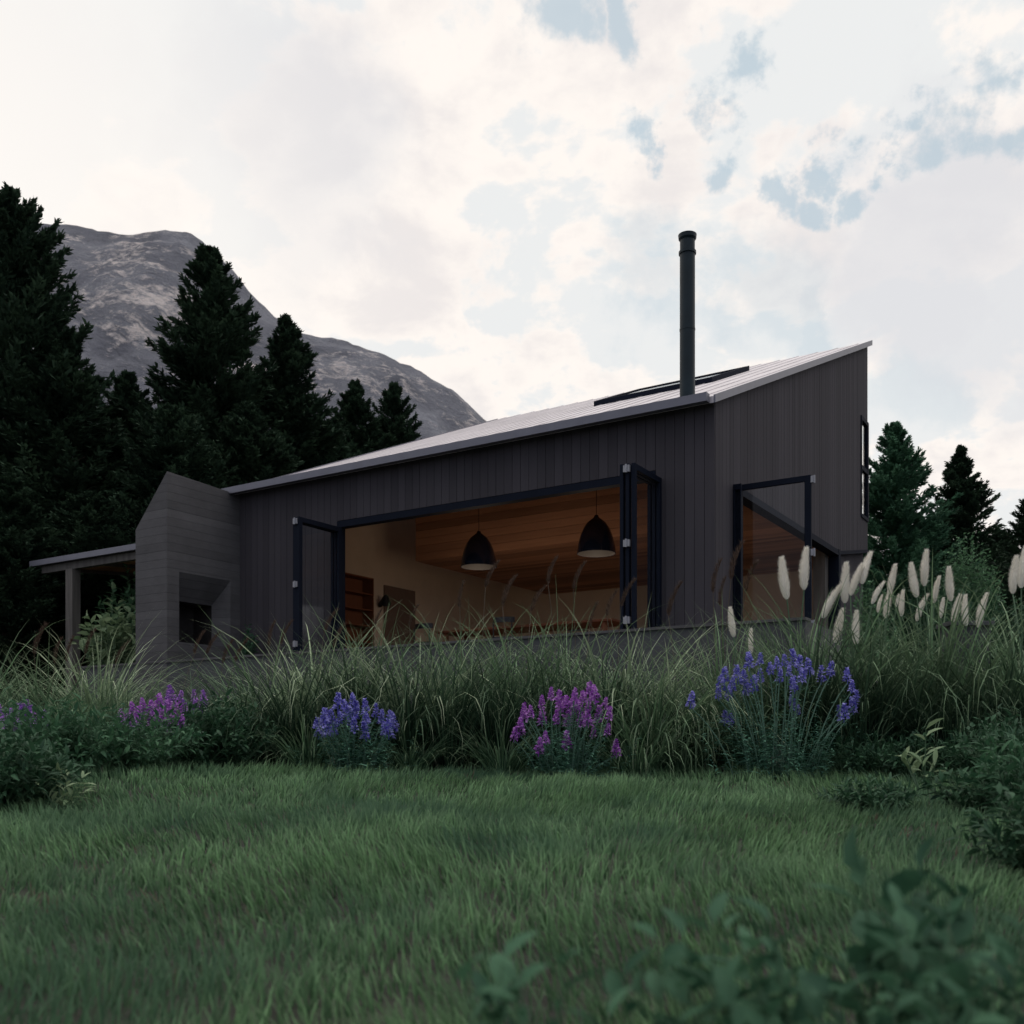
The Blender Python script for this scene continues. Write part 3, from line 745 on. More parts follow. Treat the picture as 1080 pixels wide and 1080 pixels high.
conifer(375, 402, 40, 2, 1.25, 'small dark conifer above the roof, left one of a close pair', rz_=5)
conifer(415, 405, 41, 0, 1.05, 'small dark conifer above the roof, right one of a close pair', rz_=2.8)
conifer(62, 330, 30, 2, 1.35, 'broad dark conifer overlapping the right side of the tallest tree', rz_=1.9)
conifer(182, 430, 29, 1, 1.25, 'low broad conifer directly behind the chimney block', rz_=4.4)
conifer(262, 425, 31, 0, 1.4, 'low bushy conifer filling the gap behind the chimney top', rz_=.9)
conifer(345, 445, 37, 1, 1.1, 'low conifer filling the gap beside the close pair over the roof', rz_=3)
conifer(95, 520, 27, 1, 1.5, 'low dark conifer behind the canopy roof', rz_=2.2)
conifer(10, 500, 25, 0, 1.6, 'low dark conifer behind the grasses at the far left edge', rz_=5.2)
conifer(-70, 260, 33, 2, 1.3, 'dark conifer cut off by the left picture edge', rz_=3.1)
conifer(944, 446, 30, 0, 1.18, 'green conifer with a notched top just right of the gable', True, 1.0)
conifer(1013, 471, 33, 2, 1.3, 'darker conifer right of the green one beside the gable', False, 2.4)
conifer(1098, 520, 27, 1, 1.2, 'dark conifer cut off by the right picture edge', False, 4)
conifer(1055, 560, 38, 1, 1.5, 'distant low conifer behind the round bush at right', False, 1.4)
conifer(978, 560, 36, 1, 1.6, 'low wide conifer between the two taller ones at right', False, 2.9)
conifer(905, 560, 34, 0, 1.7, 'low conifer mostly hidden behind the far corner of the gable', False, 5.9)

# broadleaf bushes
M['leaf_dark'] = leaf_mat('dark glossy leaves', (.014, .042, .024), (.055, .13, .065), trans=.25, rough=.55, spec=.15)
M['leaf_mid'] = leaf_mat('mid green leaves', (.022, .07, .038), (.085, .19, .095), trans=.3, rough=.55, spec=.15)
M['stem_flower'] = leaf_mat('blue green flower stems', (.09, .17, .12), (.12, .2, .15), trans=0)
M['leaf_flower'] = leaf_mat('blue green flower leaves', (.035, .11, .08), (.15, .32, .21), trans=.28, rough=.6, spec=.12)
M['leaf_fg'] = leaf_mat('blue green leaves', (.020, .062, .036), (.08, .18, .10), trans=.3, rough=.6, spec=.12)
M['leaf_pale'] = leaf_mat('pale fresh leaves', (.10, .17, .08), (.36, .46, .28), trans=.3, rough=.6, spec=.12)
M['leaf_bush'] = leaf_mat('bright bush leaves', (.05, .12, .06), (.17, .32, .17), trans=.3, rough=.6, spec=.1)
def shrub(name, loc, mat, label, cat='shrub', n_stem=60, n_leaf=16, h=.7, r=.5, L=.06, W=.028, seed=1, dome=.5, grp=None, stemmat='stem', accent=None, lo=.15):
    r_ = np.random.default_rng(seed)
    e = empty(name, loc); tag(e, label, cat, grp)
    az = r_.random(n_stem)*6.283; rr = np.sqrt(r_.random(n_stem))
    tip = np.stack([np.cos(az)*rr*r, np.sin(az)*rr*r, h*(1-dome*rr**2)*(.75+.35*r_.random(n_stem))], -1)
    kb = .05/max(r, .17) if n_stem > 28 else .012/max(r, .01)
    base = np.stack([np.cos(az)*rr*r*kb, np.sin(az)*rr*r*kb, np.zeros(n_stem)], -1)
    s = np.linspace(lo, 1, n_leaf)[None]*np.ones((n_stem, 1))+r_.normal(0, .02, (n_stem, n_leaf))
    ctrl = base*.4+tip*.6; ctrl[:, 2] *= .9; ctrl[:, :2] *= .8
    s3 = s[..., None]
    P = (1-s3)**2*base[:, None]+2*s3*(1-s3)*ctrl[:, None]+s3**2*tip[:, None]
    Tn = unit(2*(1-s3)*(ctrl-base)[:, None]+2*s3*(tip-ctrl)[:, None])
    side = unit(r_.normal(0, 1, P.shape)); side = unit(side-Tn*np.sum(side*Tn, -1, keepdims=True))
    spread = np.clip(1.15-s3*.55, .4, 2)
    Dd = Tn*.55+side*spread+np.array([0, 0, .12])
    n = n_stem*n_leaf
    P = P.reshape(-1, 3); Dd = Dd.reshape(-1, 3)
    U = np.array([[0, 0, 1.]])+r_.normal(0, .35, (n, 3))
    Ls = L*(.55+.7*r_.random(n)); Ws = W*(.55+.7*r_.random(n))
    V, Q, Tt = leaves(P, Dd, U, Ls, Ws, .3, .5)
    rn = np.repeat(np.clip(np.repeat(r_.random(n_stem)*.5, n_leaf)+r_.random(n)*.5, 0, 1), 8)
    obj('foliage', np_mesh('foliage', V, [Q, Tt], rnd=rn, smooth=True), mat, e)
    m = MB()
    for i in range(0, n_stem):
        pts = []
        for a_ in (0, .35, .7, 1): pts.append((1-a_)**2*base[i]+2*a_*(1-a_)*ctrl[i]+a_*a_*tip[i])
        for a_ in range(3): m.tube(pts[a_], pts[a_+1], L*.05*(1.2-a_*.3), L*.05*(.9-a_*.3), 5, False)
    m.build('stems', M[stemmat], e)
    return e
def gpos(px, d, dz=0): x = (px-540)/F*d; return (x, d, float(gz(x, d))+dz)
# behind the terrace, left
def hpos(px, d, h): return ((px-540)/F*d, d, EYE+h)
shrub('leafy_shrub', hpos(122, 22.5, 1.2), M['leaf_pale'], 'pale green leafy shrub under the canopy left of the chimney', n_stem=60, n_leaf=12, h=2.1, r=.85, L=.24, W=.15, seed=3)
shrub('leafy_shrub', hpos(146, 23.5, 1.2), M['leaf_bush'], 'blue green shrub directly behind the edge of the chimney', n_stem=60, n_leaf=16, h=2.9, r=1.1, L=.2, W=.12, seed=4)
shrub('terrace_plant', world(uat(262, 13.9), 13.9, 1.56), M['leaf_mid'], 'small dark green plant on the terrace between chimney and doors', 'plant', n_stem=26, n_leaf=12, h=.75, r=.2, L=.09, W=.04, seed=5)
# right, behind
shrub('round_bush', hpos(1020, 22, 1.3), M['leaf_bush'], 'round light green bush in front of the conifers at right', 'bush', n_stem=420, n_leaf=14, h=3.15, r=.78, L=.085, W=.05, seed=6, dome=.42, lo=.4)
shrub('round_bush', hpos(915, 18, .6), M['leaf_bush'], 'small green bush at the foot of the far gable corner', 'bush', n_stem=110, n_leaf=14, h=2.3, r=.6, L=.11, W=.06, seed=7, lo=.3)
shrub('round_bush', hpos(1065, 20, .3), M['leaf_dark'], 'dark bush below the round light green bush at right', 'bush', n_stem=260, n_leaf=14, h=3.0, r=1.9, L=.13, W=.07, seed=8, lo=.25)
shrub('round_bush', hpos(970, 21, .3), M['leaf_dark'], 'dark bush behind the pale plumes right of the gable', 'bush', n_stem=260, n_leaf=14, h=3.2, r=1.9, L=.13, W=.07, seed=9, lo=.25)

# ------------------------------------------------------------------ ornamental grasses
M['tuft'] = leaf_mat('arching grass blades', (.022, .060, .032), (.17, .30, .16), tip=(.26, .34, .20), trans=.3, rough=.6, spec=.12)
M['tuft_pale'] = leaf_mat('striped pale grass blades', (.05, .11, .06), (.42, .54, .33), tip=(.50, .56, .38), trans=.3, rough=.6, spec=.12)
M['tuft_dark'] = leaf_mat('deep green grass blades', (.010, .030, .018), (.07, .14, .075), tip=(.13, .19, .11), trans=.22, rough=.6, spec=.12)
def tuft_mesh(seed, n=420, H=1.35, spread=.22, W=.011, lean=.28, bend=.9):
    r = np.random.default_rng(seed)
    az = r.random(n)*6.283; rr = spread*np.sqrt(r.random(n))
    P = np.stack([np.cos(az)*rr, np.sin(az)*rr, np.full(n, -.02)], -1)
    k = r.random(n)
    L = H*(.55+.6*k); ln = np.abs(r.normal(lean, .16, n)); bd = bend*(.3+1.2*r.random(n)**1.5)
    V, Q, T_, m, al = blades(P, az+r.normal(0, .5, n), ln, L, W*(.6+.7*r.random(n)), bd, 8, r.normal(0, .6, n), 1.9)
    return np_mesh('blades', V, [Q, T_], rnd=np.repeat(r.random(n)**2.0, m), uv=al)
TM = [tuft_mesh(i, *a) for i, a in enumerate([(230, 1.78, .18, .021, .34, 2.2), (215, 1.92, .17, .022, .30, 2.1), (240, 1.65, .20, .020, .44, 2.5), (200, 1.88, .14, .022, .2, 1.5)])]
TP = [m_.copy() for m_ in TM]; TD = [m_.copy() for m_ in TM]
LOWT = [tuft_mesh(20, 170, .85, .14, .013, .55, 1.9), tuft_mesh(21, 180, .8, .16, .012, .6, 2.0)]
# narrow brown seed heads
M['seed'] = leaf_mat('brown seed heads', (.04, .024, .016), (.12, .075, .055), trans=.2, rough=.8)
M['plume'] = leaf_mat('pale fluffy plumes', (.78, .75, .68), (.95, .92, .85), trans=.3, rough=.9, spec=.05)
def plume_mesh(seed, Ln, Rd, n, hair, curve=.1, pw=.6, core=False):
    r = np.random.default_rng(seed)
    s = r.random(n); az = r.random(n)*6.283
    prof = Rd*np.sin(np.clip(s*.93+.05, 0, 1)*math.pi)**pw*(1-.35*s)
    rad = prof*(.45+.4*r.random(n))
    P = np.stack([np.cos(az)*rad+curve*s**2*Ln, np.sin(az)*rad, s*Ln], -1)
    V, Q, T_, m, al = blades(P, az, .35+.25*r.random(n), hair*(.6+.8*r.random(n)), np.full(n, hair*.055+.0012), r.normal(.1, .3, n), 2, None)
    k = len(V); rn = np.repeat(r.random(n), m)
    if core:
        ss = np.linspace(0, 1, 9); aa = np.arange(10)/10*6.283
        pr = Rd*np.sin(np.clip(ss*.93+.05, 0, 1)*math.pi)**pw*(1-.35*ss)*.72
        CV = np.stack([pr[:, None]*np.cos(aa)+curve*(ss**2)[:, None]*Ln, pr[:, None]*np.sin(aa), np.repeat((ss*Ln)[:, None], 10, 1)], -1).reshape(-1, 3)
        i_, j_ = np.meshgrid(np.arange(10), np.arange(8)); q_ = (j_*10+i_).ravel(); q2 = (j_*10+(i_+1) % 10).ravel()
        Q = np.concatenate([Q, np.stack([q_, q2, q2+10, q_+10], 1)+k]); V = np.concatenate([V, CV]); rn = np.concatenate([rn, np.full(90, .5)]); al = np.concatenate([al, np.full(90, .5)])
    return np_mesh('plume', V, [Q, T_], rnd=rn, uv=al)
PL = [plume_mesh(i, .40+.03*i, .056+.004*i, 2300, .042, .06+.05*i, .6, True) for i in range(4)]
SH = [plume_mesh(10+i, .22, .013, 420, .03, .3, .5) for i in range(3)]
def stem_curve(p0, p1, bow, r=.004):
    m = MB(); p0 = Vector(p0); p1 = Vector(p1); c = (p0+p1)/2; c.x += bow[0]-.25*(p1.x-p0.x); c.y += bow[1]-.25*(p1.y-p0.y); c.z += (p1.z-p0.z)*.12
    prev = p0
    for i in range(1, 7):
        t = i/6; p = p0*(1-t)**2+c*2*t*(1-t)+p1*t*t; m.tube(prev, p, r, r, 5, False); prev = p
    return m
def grass(px, d, kind, label, var='', scale=1.0, seeds=(), plumes=(), rz_=None, wide=1.0, name='grass_clump', cat='ornamental grass', grp='ornamental grasses along the terrace'):
    x, y, z = gpos(px, d)
    e = empty(name, (x, y, z)); tag(e, label, cat, grp)
    if kind >= 10: me = LOWT[kind-10]; mt = M['tuft']
    else: me, mt = {'': (TM, M['tuft']), 'p': (TP, M['tuft_pale']), 'd': (TD, M['tuft_dark'])}[var]; me = me[kind]
    o = obj('blades', me, mt, e); o.scale = (scale*wide, scale*wide, scale); o.rotation_euler.z = random.uniform(0, 6.28) if rz_ is None else rz_
    sm = MB(); any_ = False
    def head(hx, hy, lst, mats, nm, ln, sc_, k):
        # place a head so that its foot is at picture point hx, hy on this clump's distance
        dd = d+random.uniform(-.25, .25)
        w = Vector(((hx-540)/F*dd, dd, EYE+hat(hy, dd)))-Vector((x, y, z))
        tilt = max(-.5, min(.6, w.x*.40+.04))+random.uniform(-.16, .2)
        o = obj(nm, lst[k % len(lst)], mats, e, tuple(w)); o.scale = (sc_,)*3
        o.rotation_euler = (random.uniform(-.15, .15), tilt, random.uniform(-.3, .3))
        b0 = (w.x*.35+random.uniform(-.08, .08), random.uniform(-.08, .08), 0)
        stem_curve(b0, tuple(w), (0, 0), .007 if nm == 'plume' else .0035).build('stem', M['stem'] if nm == 'plume' else M['dry'], e)
    for i, h in enumerate(plumes): head(h[0], h[1], PL, M['plume'], 'plume', .42, h[2] if len(h) > 2 else 1.0, i)
    for i, h in enumerate(seeds): head(h[0], h[1], SH, M['seed'], 'seed_head', .24, 1.3*(h[2] if len(h) > 2 else 1.0), i)
    return e
# back row, against the terrace wall
back = [
 (-25, 11.6, 1, '', 'green grass clump cut off by the left picture edge', [], 1.0),
 (40, 11.2, 0, '', 'green grass clump with one tall brown seed head in front of the canopy post', [(36, 690, 1.2), (58, 700), (90, 690)], .95),
 (105, 11.4, 1, 'p', 'pale arching grass clump left of the chimney foot', [(70, 698), (122, 700)], .95),
 (165, 11.7, 2, '', 'thin grass clump directly in front of the chimney foot', [(205, 690, 1.0), (218, 690, 1.0)], .80),
 (222, 11.6, 2, 'd', 'dark grass clump below the firebox with rosy drooping heads', [(248, 698), (235, 700)], .85),
 (282, 11.3, 0, '', 'grass clump under the left folded door leaf', [(296, 680), (284, 682)], 1.02),
 (330, 10.8, 1, 'p', 'pale arching grass clump just right of the left door leaf', [(342, 668), (352, 684)], .98),
 (392, 10.9, 3, '', 'tall grass clump below the bookcase', [(395, 664, .8)], .95),
 (440, 10.7, 0, 'p', 'pale grass clump bending right below the wall lamp', [(432, 660, .8)], 1.05),
 (497, 11.2, 1, '', 'tall grass clump below the left pendant lamp', [(485, 642), (512, 620, 1.1)], 1.05),
 (548, 10.9, 3, '', 'upright grass clump between the two pendant lamps', [(530, 640, 1.3), (560, 645, 1.1)], 1.0),
 (600, 11.2, 1, '', 'grass clump with two tall thin heads below the right pendant lamp', [(578, 616, 1.1), (605, 622, 1.1), (622, 662, 1.0)], 1.06),
 (655, 10.9, 0, 'p', 'pale grass clump in front of the right folded doors', [(655, 640, 1.1), (640, 650)], 1.12),
 (712, 10.8, 2, 'p', 'pale drooping grass clump right of the right folded doors', [(705, 650, 1.3)], 1.12),
 (762, 11.2, 3, '', 'grass clump with dark upright heads beside the gable opening', [(752, 626, 1.3), (771, 612, 1.5), (786, 625, 1.2), (760, 640, 1.1)], 1.0),
]
for i, (px, d, k, var, lb, sd, scl) in enumerate(back): grass(px, d, k, lb, var, scl, sd)
# middle row
mid = [
 (-10, 10.6, 2, 'd', 'dark grass clump behind the pink flowers at the left edge', .85),
 (75, 10.5, 2, '', 'drooping grass clump between the two left pink flower clumps', .82),
 (255, 10.6, 2, 'd', 'dark grass clump right of the left pink flowers', .9),
 (312, 10.3, 0, 'd', 'dark grass clump left of the blue violet flowers in mid left', .85),
 (430, 10.3, 0, 'd', 'dark grass clump right of the blue violet flowers in mid left', .9),
 (475, 10.2, 3, 'd', 'dark upright grass clump in the gap below the left pendant lamp', .85),
 (525, 10.3, 1, 'd', 'dark grass clump just left of the magenta flowers', .88),
 (575, 10.6, 0, 'd', 'dark grass clump behind the left half of the magenta flowers', .9),
 (635, 10.5, 1, 'd', 'dark grass clump behind the right half of the magenta flowers', .88),
 (685, 10.1, 2, '', 'drooping grass clump right of the magenta flowers', .98),
 (738, 10.3, 2, 'd', 'dark drooping grass clump left of the large blue flowers', .92),
 (800, 10.7, 3, '', 'grass clump behind the left half of the large blue flowers', .85),
 (370, 10.6, 1, 'd', 'dark grass clump directly behind the mid left blue violet flowers', .88),
 (200, 10.4, 2, 'd', 'dark grass clump behind the leafy shrubs below the firebox', .8),
 (870, 10.5, 1, 'd', 'dark grass clump behind the right half of the large blue flowers', .85),
 (130, 10.9, 0, '', 'grass clump behind the pink flowers in front of the chimney', .8),
]
for (px, d, k, var, lb, scl) in mid: grass(px, d, k, lb, var, scl)
# low arching tufts at the lawn edge
for (px, d, k, lb, scl) in [
 (325, 9.75, 10, 'low arching grass tuft at the lawn edge left of the mid left blue flowers', 1.0),
 (432, 9.8, 11, 'low arching grass tuft at the lawn edge right of the mid left blue flowers', .9),
 (530, 9.75, 10, 'low arching grass tuft at the lawn edge left of the magenta flowers', .95),
 (672, 9.7, 11, 'low arching grass tuft at the lawn edge right of the magenta flowers', 1.15),
 (718, 9.9, 10, 'low arching grass tuft at the lawn edge left of the large blue flowers', 1.0)]:
    grass(px, d, k, lb, '', scl, name='grass_tuft', grp='low tufts along the lawn edge')
# plume grasses at right: (picture x, y of plume foot, size)
pg = [
 (843, 10.6, 3, 'plume grass clump with two lone plumes in front of the gable opening', [(830, 632, 1.08), (848, 622, 1.0), (868, 652, .8)], .92),
 (785, 10.5, 0, 'plume grass clump with two short plumes left of the gable opening', [(774, 672, .75), (792, 690, .6)], .8),
 (885, 10.5, 1, 'plume grass clump with a dense group of plumes under the far gable corner', [(891, 636, 1.0), (897, 628, .8), (909, 616, .8), (920, 637, .55), (881, 678, .9), (903, 680, .8)], .95),
 (935, 10.9, 0, 'plume grass clump just right of the far gable corner', [(938, 627, .8), (934, 652, .75), (951, 650, .6), (926, 646, .4), (945, 640, .35)], .92),
 (985, 10.5, 3, 'plume grass clump with a close upright pair of plumes before the green conifer', [(967, 630, .9), (975, 618, .85), (985, 636, .6), (967, 655, .6)], 1.0),
 (1020, 10.4, 0, 'plume grass clump leaning over the concrete planter block', [(1003, 634, .85), (1005, 656, .65), (1019, 660, .65), (1032, 662, .7), (992, 652, .5)], 1.0),
 (1088, 10.2, 1, 'plume grass clump at the right picture edge with two plumes', [(1068, 626, .95), (1077, 620, .95)], 1.1)]
for (px, d, k, lb, pls, scl) in pg:
    grass(px, d, k, lb, '', scl*1.16, (), pls, name='plume_grass', grp='pale plume grasses right of the house')
for (px, d, k, lb, scl) in [(862, 10.35, 3, 'upright green grass clump at the foot of the two lone plumes', .98), (925, 10.4, 3, 'upright green grass clump between the dense plumes and the green conifer', .95), (910, 10.0, 3, 'dark green grass clump in front of the densest plumes', .85), (958, 10.1, 1, 'dark green grass clump left of the concrete planter', .85), (1050, 9.9, 3, 'dark green grass clump right of the concrete planter', .85), (1000, 9.8, 0, 'dark green grass clump before the concrete planter', .75)]:
    grass(px, d, k, lb, 'd', scl, grp='dark grasses below the plumes')

# ------------------------------------------------------------------ flowers
def flower_mat(name, lo, hi): return leaf_mat(name, lo, hi, trans=.35, rough=.55)
M['f_blue'] = flower_mat('blue violet petals', (.10, .09, .46), (.60, .58, .98))
M['f_mag'] = flower_mat('magenta purple petals', (.28, .05, .42), (.85, .50, .92))
M['f_pink'] = flower_mat('pink violet petals', (.22, .08, .42), (.72, .42, .82))
def spike_mesh(seed):
    r = np.random.default_rng(seed); n = 70
    s = r.random(n)**.8; az = r.random(n)*6.283
    rad = .048*(1-s)**.5+.006
    P = np.stack([np.cos(az)*rad*.5, np.sin(az)*rad*.5, s*.17], -1)
    D = np.stack([np.cos(az)*(1-.6*s), np.sin(az)*(1-.6*s), .25+.9*s+r.normal(0, .2, n)], -1)
    L = .036*(1-.35*s)*(.8+.4*r.random(n))
    V, Q, T_ = leaves(P, D, np.array([[0, 0, 1.]])+r.normal(0, .5, (n, 3)), L, L*1.15, .5, .6)
    k = len(V); aa = np.arange(6)/6*6.283; cv = np.concatenate([np.stack([np.cos(aa)*.006, np.sin(aa)*.006, np.full(6, -.02)], 1), [[0, 0, .165]]])
    V = np.concatenate([V, cv]); T_ = np.concatenate([T_, np.array([[k+i, k+(i+1) % 6, k+6] for i in range(6)])])
    return np_mesh('flower_spike', V, [Q, T_], rnd=np.concatenate([np.repeat(r.random(n)**1.7, 8), np.zeros(7)]), smooth=True)
SPK = {k: [spike_mesh(i+j*5) for i in range(4)] for j, k in enumerate(('f_blue', 'f_mag', 'f_pink'))}
def flowers(px, d, heads, col, label, spreadx, seed, foot=1.0):
    """heads: picture points (x, y of the middle of the flower head)"""
    x, y, z = gpos(px, d); r = random.Random(seed); e = empty('flower_clump', (x, y, z)); tag(e, label, 'flowers', 'flowering perennials along the lawn edge')
    sm = MB(); P, D, U, L = [], [], [], []
    for i, (hx, hy) in enumerate(heads):
        dd = d+r.uniform(-.3, .3)
        w = Vector(((hx-540)/F*dd, dd, EYE+hat(hy+8, dd)))-Vector((x, y, z))
        o = obj('flower_spike', SPK[col][i % 4], M[col], e, tuple(w)); k = r.uniform(.62, .98); o.scale = (k, k, k)
        o.rotation_euler = (r.uniform(-.15, .15), w.x*.25+r.uniform(-.15, .15), r.uniform(0, 6))
        b0 = Vector((w.x*.45+r.uniform(-.06, .06), w.y*.5, 0))
        stem_curve(b0, tuple(w), (0, 0), .0055).build('stem', M['stem_flower'], e)
        for j in range(26):
            t = .05+.9*(j/26)**.8; p = b0.lerp(w, t); p.z = w.z*(t*1.06 if t < .9 else t); a = r.uniform(0, 6.28)
            P.append(tuple(p)); D.append((math.cos(a), math.sin(a), r.uniform(.3, .9))); U.append((r.uniform(-.3, .3), r.uniform(-.3, .3), 1)); L.append(r.uniform(.06, .11)*(1.15-.6*t))
    # extra leafy shoots without flowers
    for i in range(int(len(heads)*1.6*foot)):
        bx = r.gauss(0, spreadx*.5); by = r.gauss(0, .16); hh_ = r.uniform(.25, .62)
        for j in range(20):
            t = (j+1)/20; a = r.uniform(0, 6.28)
            P.append((bx*(1+.25*t), by*(1+.25*t), hh_*t)); D.append((math.cos(a), math.sin(a), r.uniform(.3, 1.0))); U.append((r.uniform(-.3, .3), r.uniform(-.3, .3), 1)); L.append(r.uniform(.06, .11)*(1.1-.4*t))
    P, D, U, L = map(np.array, (P, D, U, L))
    V, Q, T_ = leaves(P, D, U, L, L*.24, .5, .4)
    rr = np.random.default_rng(seed)
    obj('foliage', np_mesh('foliage', V, [Q, T_], rnd=np.repeat(rr.random(len(P)), 8), smooth=True), M['leaf_flower'], e)
def scatter(cx, cy, rx, ry, n, seed, arc=0):
    r = random.Random(seed); out = []
    while len(out) < n:
        a = r.uniform(-1, 1); b = r.uniform(-1, 1)
        if a*a+b*b > 1.1: continue
        p = (cx+a*rx, cy+b*ry+arc*a*a)
        if all((p[0]-q_[0])**2+(p[1]-q_[1])**2 > 52 for q_ in out): out.append(p)
    return out
flowers(372, 9.4, scatter(374, 752, 42, 13, 20, 1, 12)+[(336, 770), (352, 768), (386, 772), (410, 770), (416, 760), (345, 752)], 'f_blue', 'blue violet flower clump at the lawn edge in the middle left', .36, 1)
flowers(596, 9.35, scatter(598, 742, 48, 17, 22, 2, 10)+[(542, 773), (548, 768), (625, 770), (640, 768), (598, 782), (568, 788), (576, 776), (612, 760), (650, 790)], 'f_mag', 'magenta purple flower clump at the lawn edge in the middle', .4, 2)
flowers(822, 9.35, [(728,738),(764,712),(772,722),(778,712),(786,726),(768,730),(790,698),(801,694),(802,712),(794,722),(764,756),(772,758),(820,698),(828,696),(838,695),(842,700),(836,718),(838,722),(838,742),(840,748),(854,704),(866,712),(832,706),(894,712),(898,722),(902,736),(886,748),(890,752),(900,744),(760,722),(812,704),(785,716),(846,712),(758,730),(822,712),(875,706)], 'f_blue', 'large blue violet flower clump at the lawn edge on the right', .62, 3, 1.3)
flowers(158, 9.4, scatter(160, 752, 34, 13, 16, 5, 4), 'f_mag', 'magenta flower clump among leafy shrubs in front of the chimney', .3, 5, .8)
flowers(205, 10.0, scatter(198, 738, 24, 7, 9, 7), 'f_pink', 'small purple flower clump just behind and right of the left magenta one', .22, 7, .8)
flowers(20, 9.0, scatter(22, 760, 28, 13, 18, 6), 'f_pink', 'pink violet flower clump at the left picture edge', .3, 6, .8)

# ------------------------------------------------------------------ leafy shrubs of the bed and the foreground
LS = [
 (75, 8.3, .62, .62, M['leaf_mid'], 'leafy green shrub below the left edge flowers', 110, .085, .034),
 (140, 8.7, .58, .6, M['leaf_mid'], 'leafy green shrub below the left magenta flowers', 110, .085, .032),
 (205, 9.3, .66, .55, M['leaf_dark'], 'dark leafy shrub right of the left magenta flowers', 110, .09, .034),
 (245, 9.6, .7, .5, M['leaf_dark'], 'dark leafy shrub under the dark grass right of the pink flowers', 90, .09, .036),
 (12, 8.1, .7, .6, M['leaf_mid'], 'leafy green shrub at the left edge behind the nearest dark one', 110, .09, .034),
 (-5, 6.4, .58, .5, M['leaf_dark'], 'nearest dark leafy shrub at the left picture edge', 120, .085, .032),
 (38, 6.9, .42, .38, M['leaf_dark'], 'low dark shrub on the lawn at left beside the pale leaved one', 80, .08, .03),
 (905, 9.4, .45, .5, M['leaf_dark'], 'low dark leafy shrub right of the large blue flowers', 80, .07, .026),
 (965, 9.3, .45, .5, M['leaf_dark'], 'low dark leafy shrub below the concrete planter', 90, .08, .03),
 (1045, 8.8, .55, .5, M['leaf_dark'], 'dark leafy shrub below the right plume grass', 100, .09, .034),
 (1085, 8.0, .7, .6, M['leaf_dark'], 'dark leafy shrub behind the right edge foreground shrub', 100, .09, .034),
 (915, 6.6, .26, .34, M['leaf_dark'], 'low spreading dark plant alone on the lawn at right', 90, .07, .022),
 (1030, 6.5, .4, .34, M['leaf_dark'], 'leafy shrub on the lawn near the right edge', 38, .09, .034),
 (1082, 6.0, .58, .32, M['leaf_mid'], 'taller leafy shrub cut off by the right edge above the lawn', 40, .095, .034),
 (1100, 4.2, .42, .34, M['leaf_dark'], 'dark leafy shrub at the right edge nearer than the lawn shrubs', 80, .07, .028),
]
for i, (px, d, h, r, mt, lb, ns, L, W) in enumerate(LS): shrub('leafy_shrub', gpos(px, d, -.02), mt, lb, n_stem=ns, n_leaf=15, h=h, r=r, L=L, W=W, seed=30+i, dome=.45, grp='leafy shrubs around the lawn')
shrub('pale_leaf_plant', gpos(66, 6.5, -.02), M['leaf_pale'], 'small pale green plant with long leaves at the left lawn edge', 'plant', n_stem=9, n_leaf=7, h=.30, r=.18, L=.10, W=.03, seed=60)
shrub('pale_leaf_plant', gpos(975, 7.6, -.02), M['leaf_pale'], 'single stemmed plant with pale pointed leaves below the concrete planter', 'plant', n_stem=5, n_leaf=5, h=.62, r=.16, L=.15, W=.055, seed=61, lo=.6)
FG = [
 (940, 1.6, .52, .13, .10, .05, 8, 'blurred foreground plant with a tall upright leaf at right'),
 (1010, 1.35, .47, .2, .06, .03, 20, 'blurred foreground leafy plant in the bottom right corner'),
 (1085, 1.5, .47, .22, .065, .032, 18, 'blurred foreground leafy plant at the right edge'),
 (870, 1.4, .45, .16, .06, .03, 15, 'blurred low foreground plant left of the tall upright leaf'),
 (765, 1.3, .45, .12, .058, .03, 12, 'blurred low foreground plant right of the bottom middle'),
 (700, 1.25, .43, .10, .058, .028, 10, 'blurred foreground plant between the bottom middle one and the right group'),
 (580, 1.2, .43, .09, .058, .028, 9, 'blurred small foreground plant at the bottom middle'),
 (515, 1.3, .44, .05, .08, .042, 4, 'single blurred sprig left of the bottom middle plants'),
 (950, 1.2, .40, .22, .06, .03, 14, 'nearest blurred leaves along the bottom right edge'),
]
for i, (px, d, h, r, L, W, ns, lb) in enumerate(FG): shrub('foreground_plant', gpos(px, d, -.01), M['leaf_fg'], lb, 'plant', n_stem=ns, n_leaf=10, h=h, r=r, L=L, W=W, seed=80+i, dome=.3, grp='blurred plants close to the camera', lo=.3)

# ------------------------------------------------------------------ sky, sun, camera
SUN_EL, SUN_AZ = math.radians(14), math.radians(-38)         # behind the mountain, to the left
w = bpy.data.worlds.new('World'); sc.world = w; w.use_nodes = True; nt = w.node_tree
bg = nt.nodes['Background']; bg.inputs['Strength'].default_value = .1
sky = N(nt, 'ShaderNodeTexSky', sky_type='NISHITA'); sky.sun_disc = False; sky.sun_elevation = SUN_EL; sky.sun_rotation = SUN_AZ
tc = N(nt, 'ShaderNodeTexCoord'); dirv = tc.outputs['Generated']
sep = N(nt, 'ShaderNodeSeparateXYZ'); nt.links.new(dirv, sep.inputs[0])
den = math_(nt, 'ADD', math_(nt, 'MAXIMUM', sep.outputs[2], 0), .35)
cx = math_(nt, 'DIVIDE', sep.outputs[0], den); cy = math_(nt, 'DIVIDE', sep.outputs[1], den)
cmb = N(nt, 'ShaderNodeCombineXYZ'); nt.links.new(cx, cmb.inputs[0]); nt.links.new(cy, cmb.inputs[1])
cp = cmb.outputs[0]
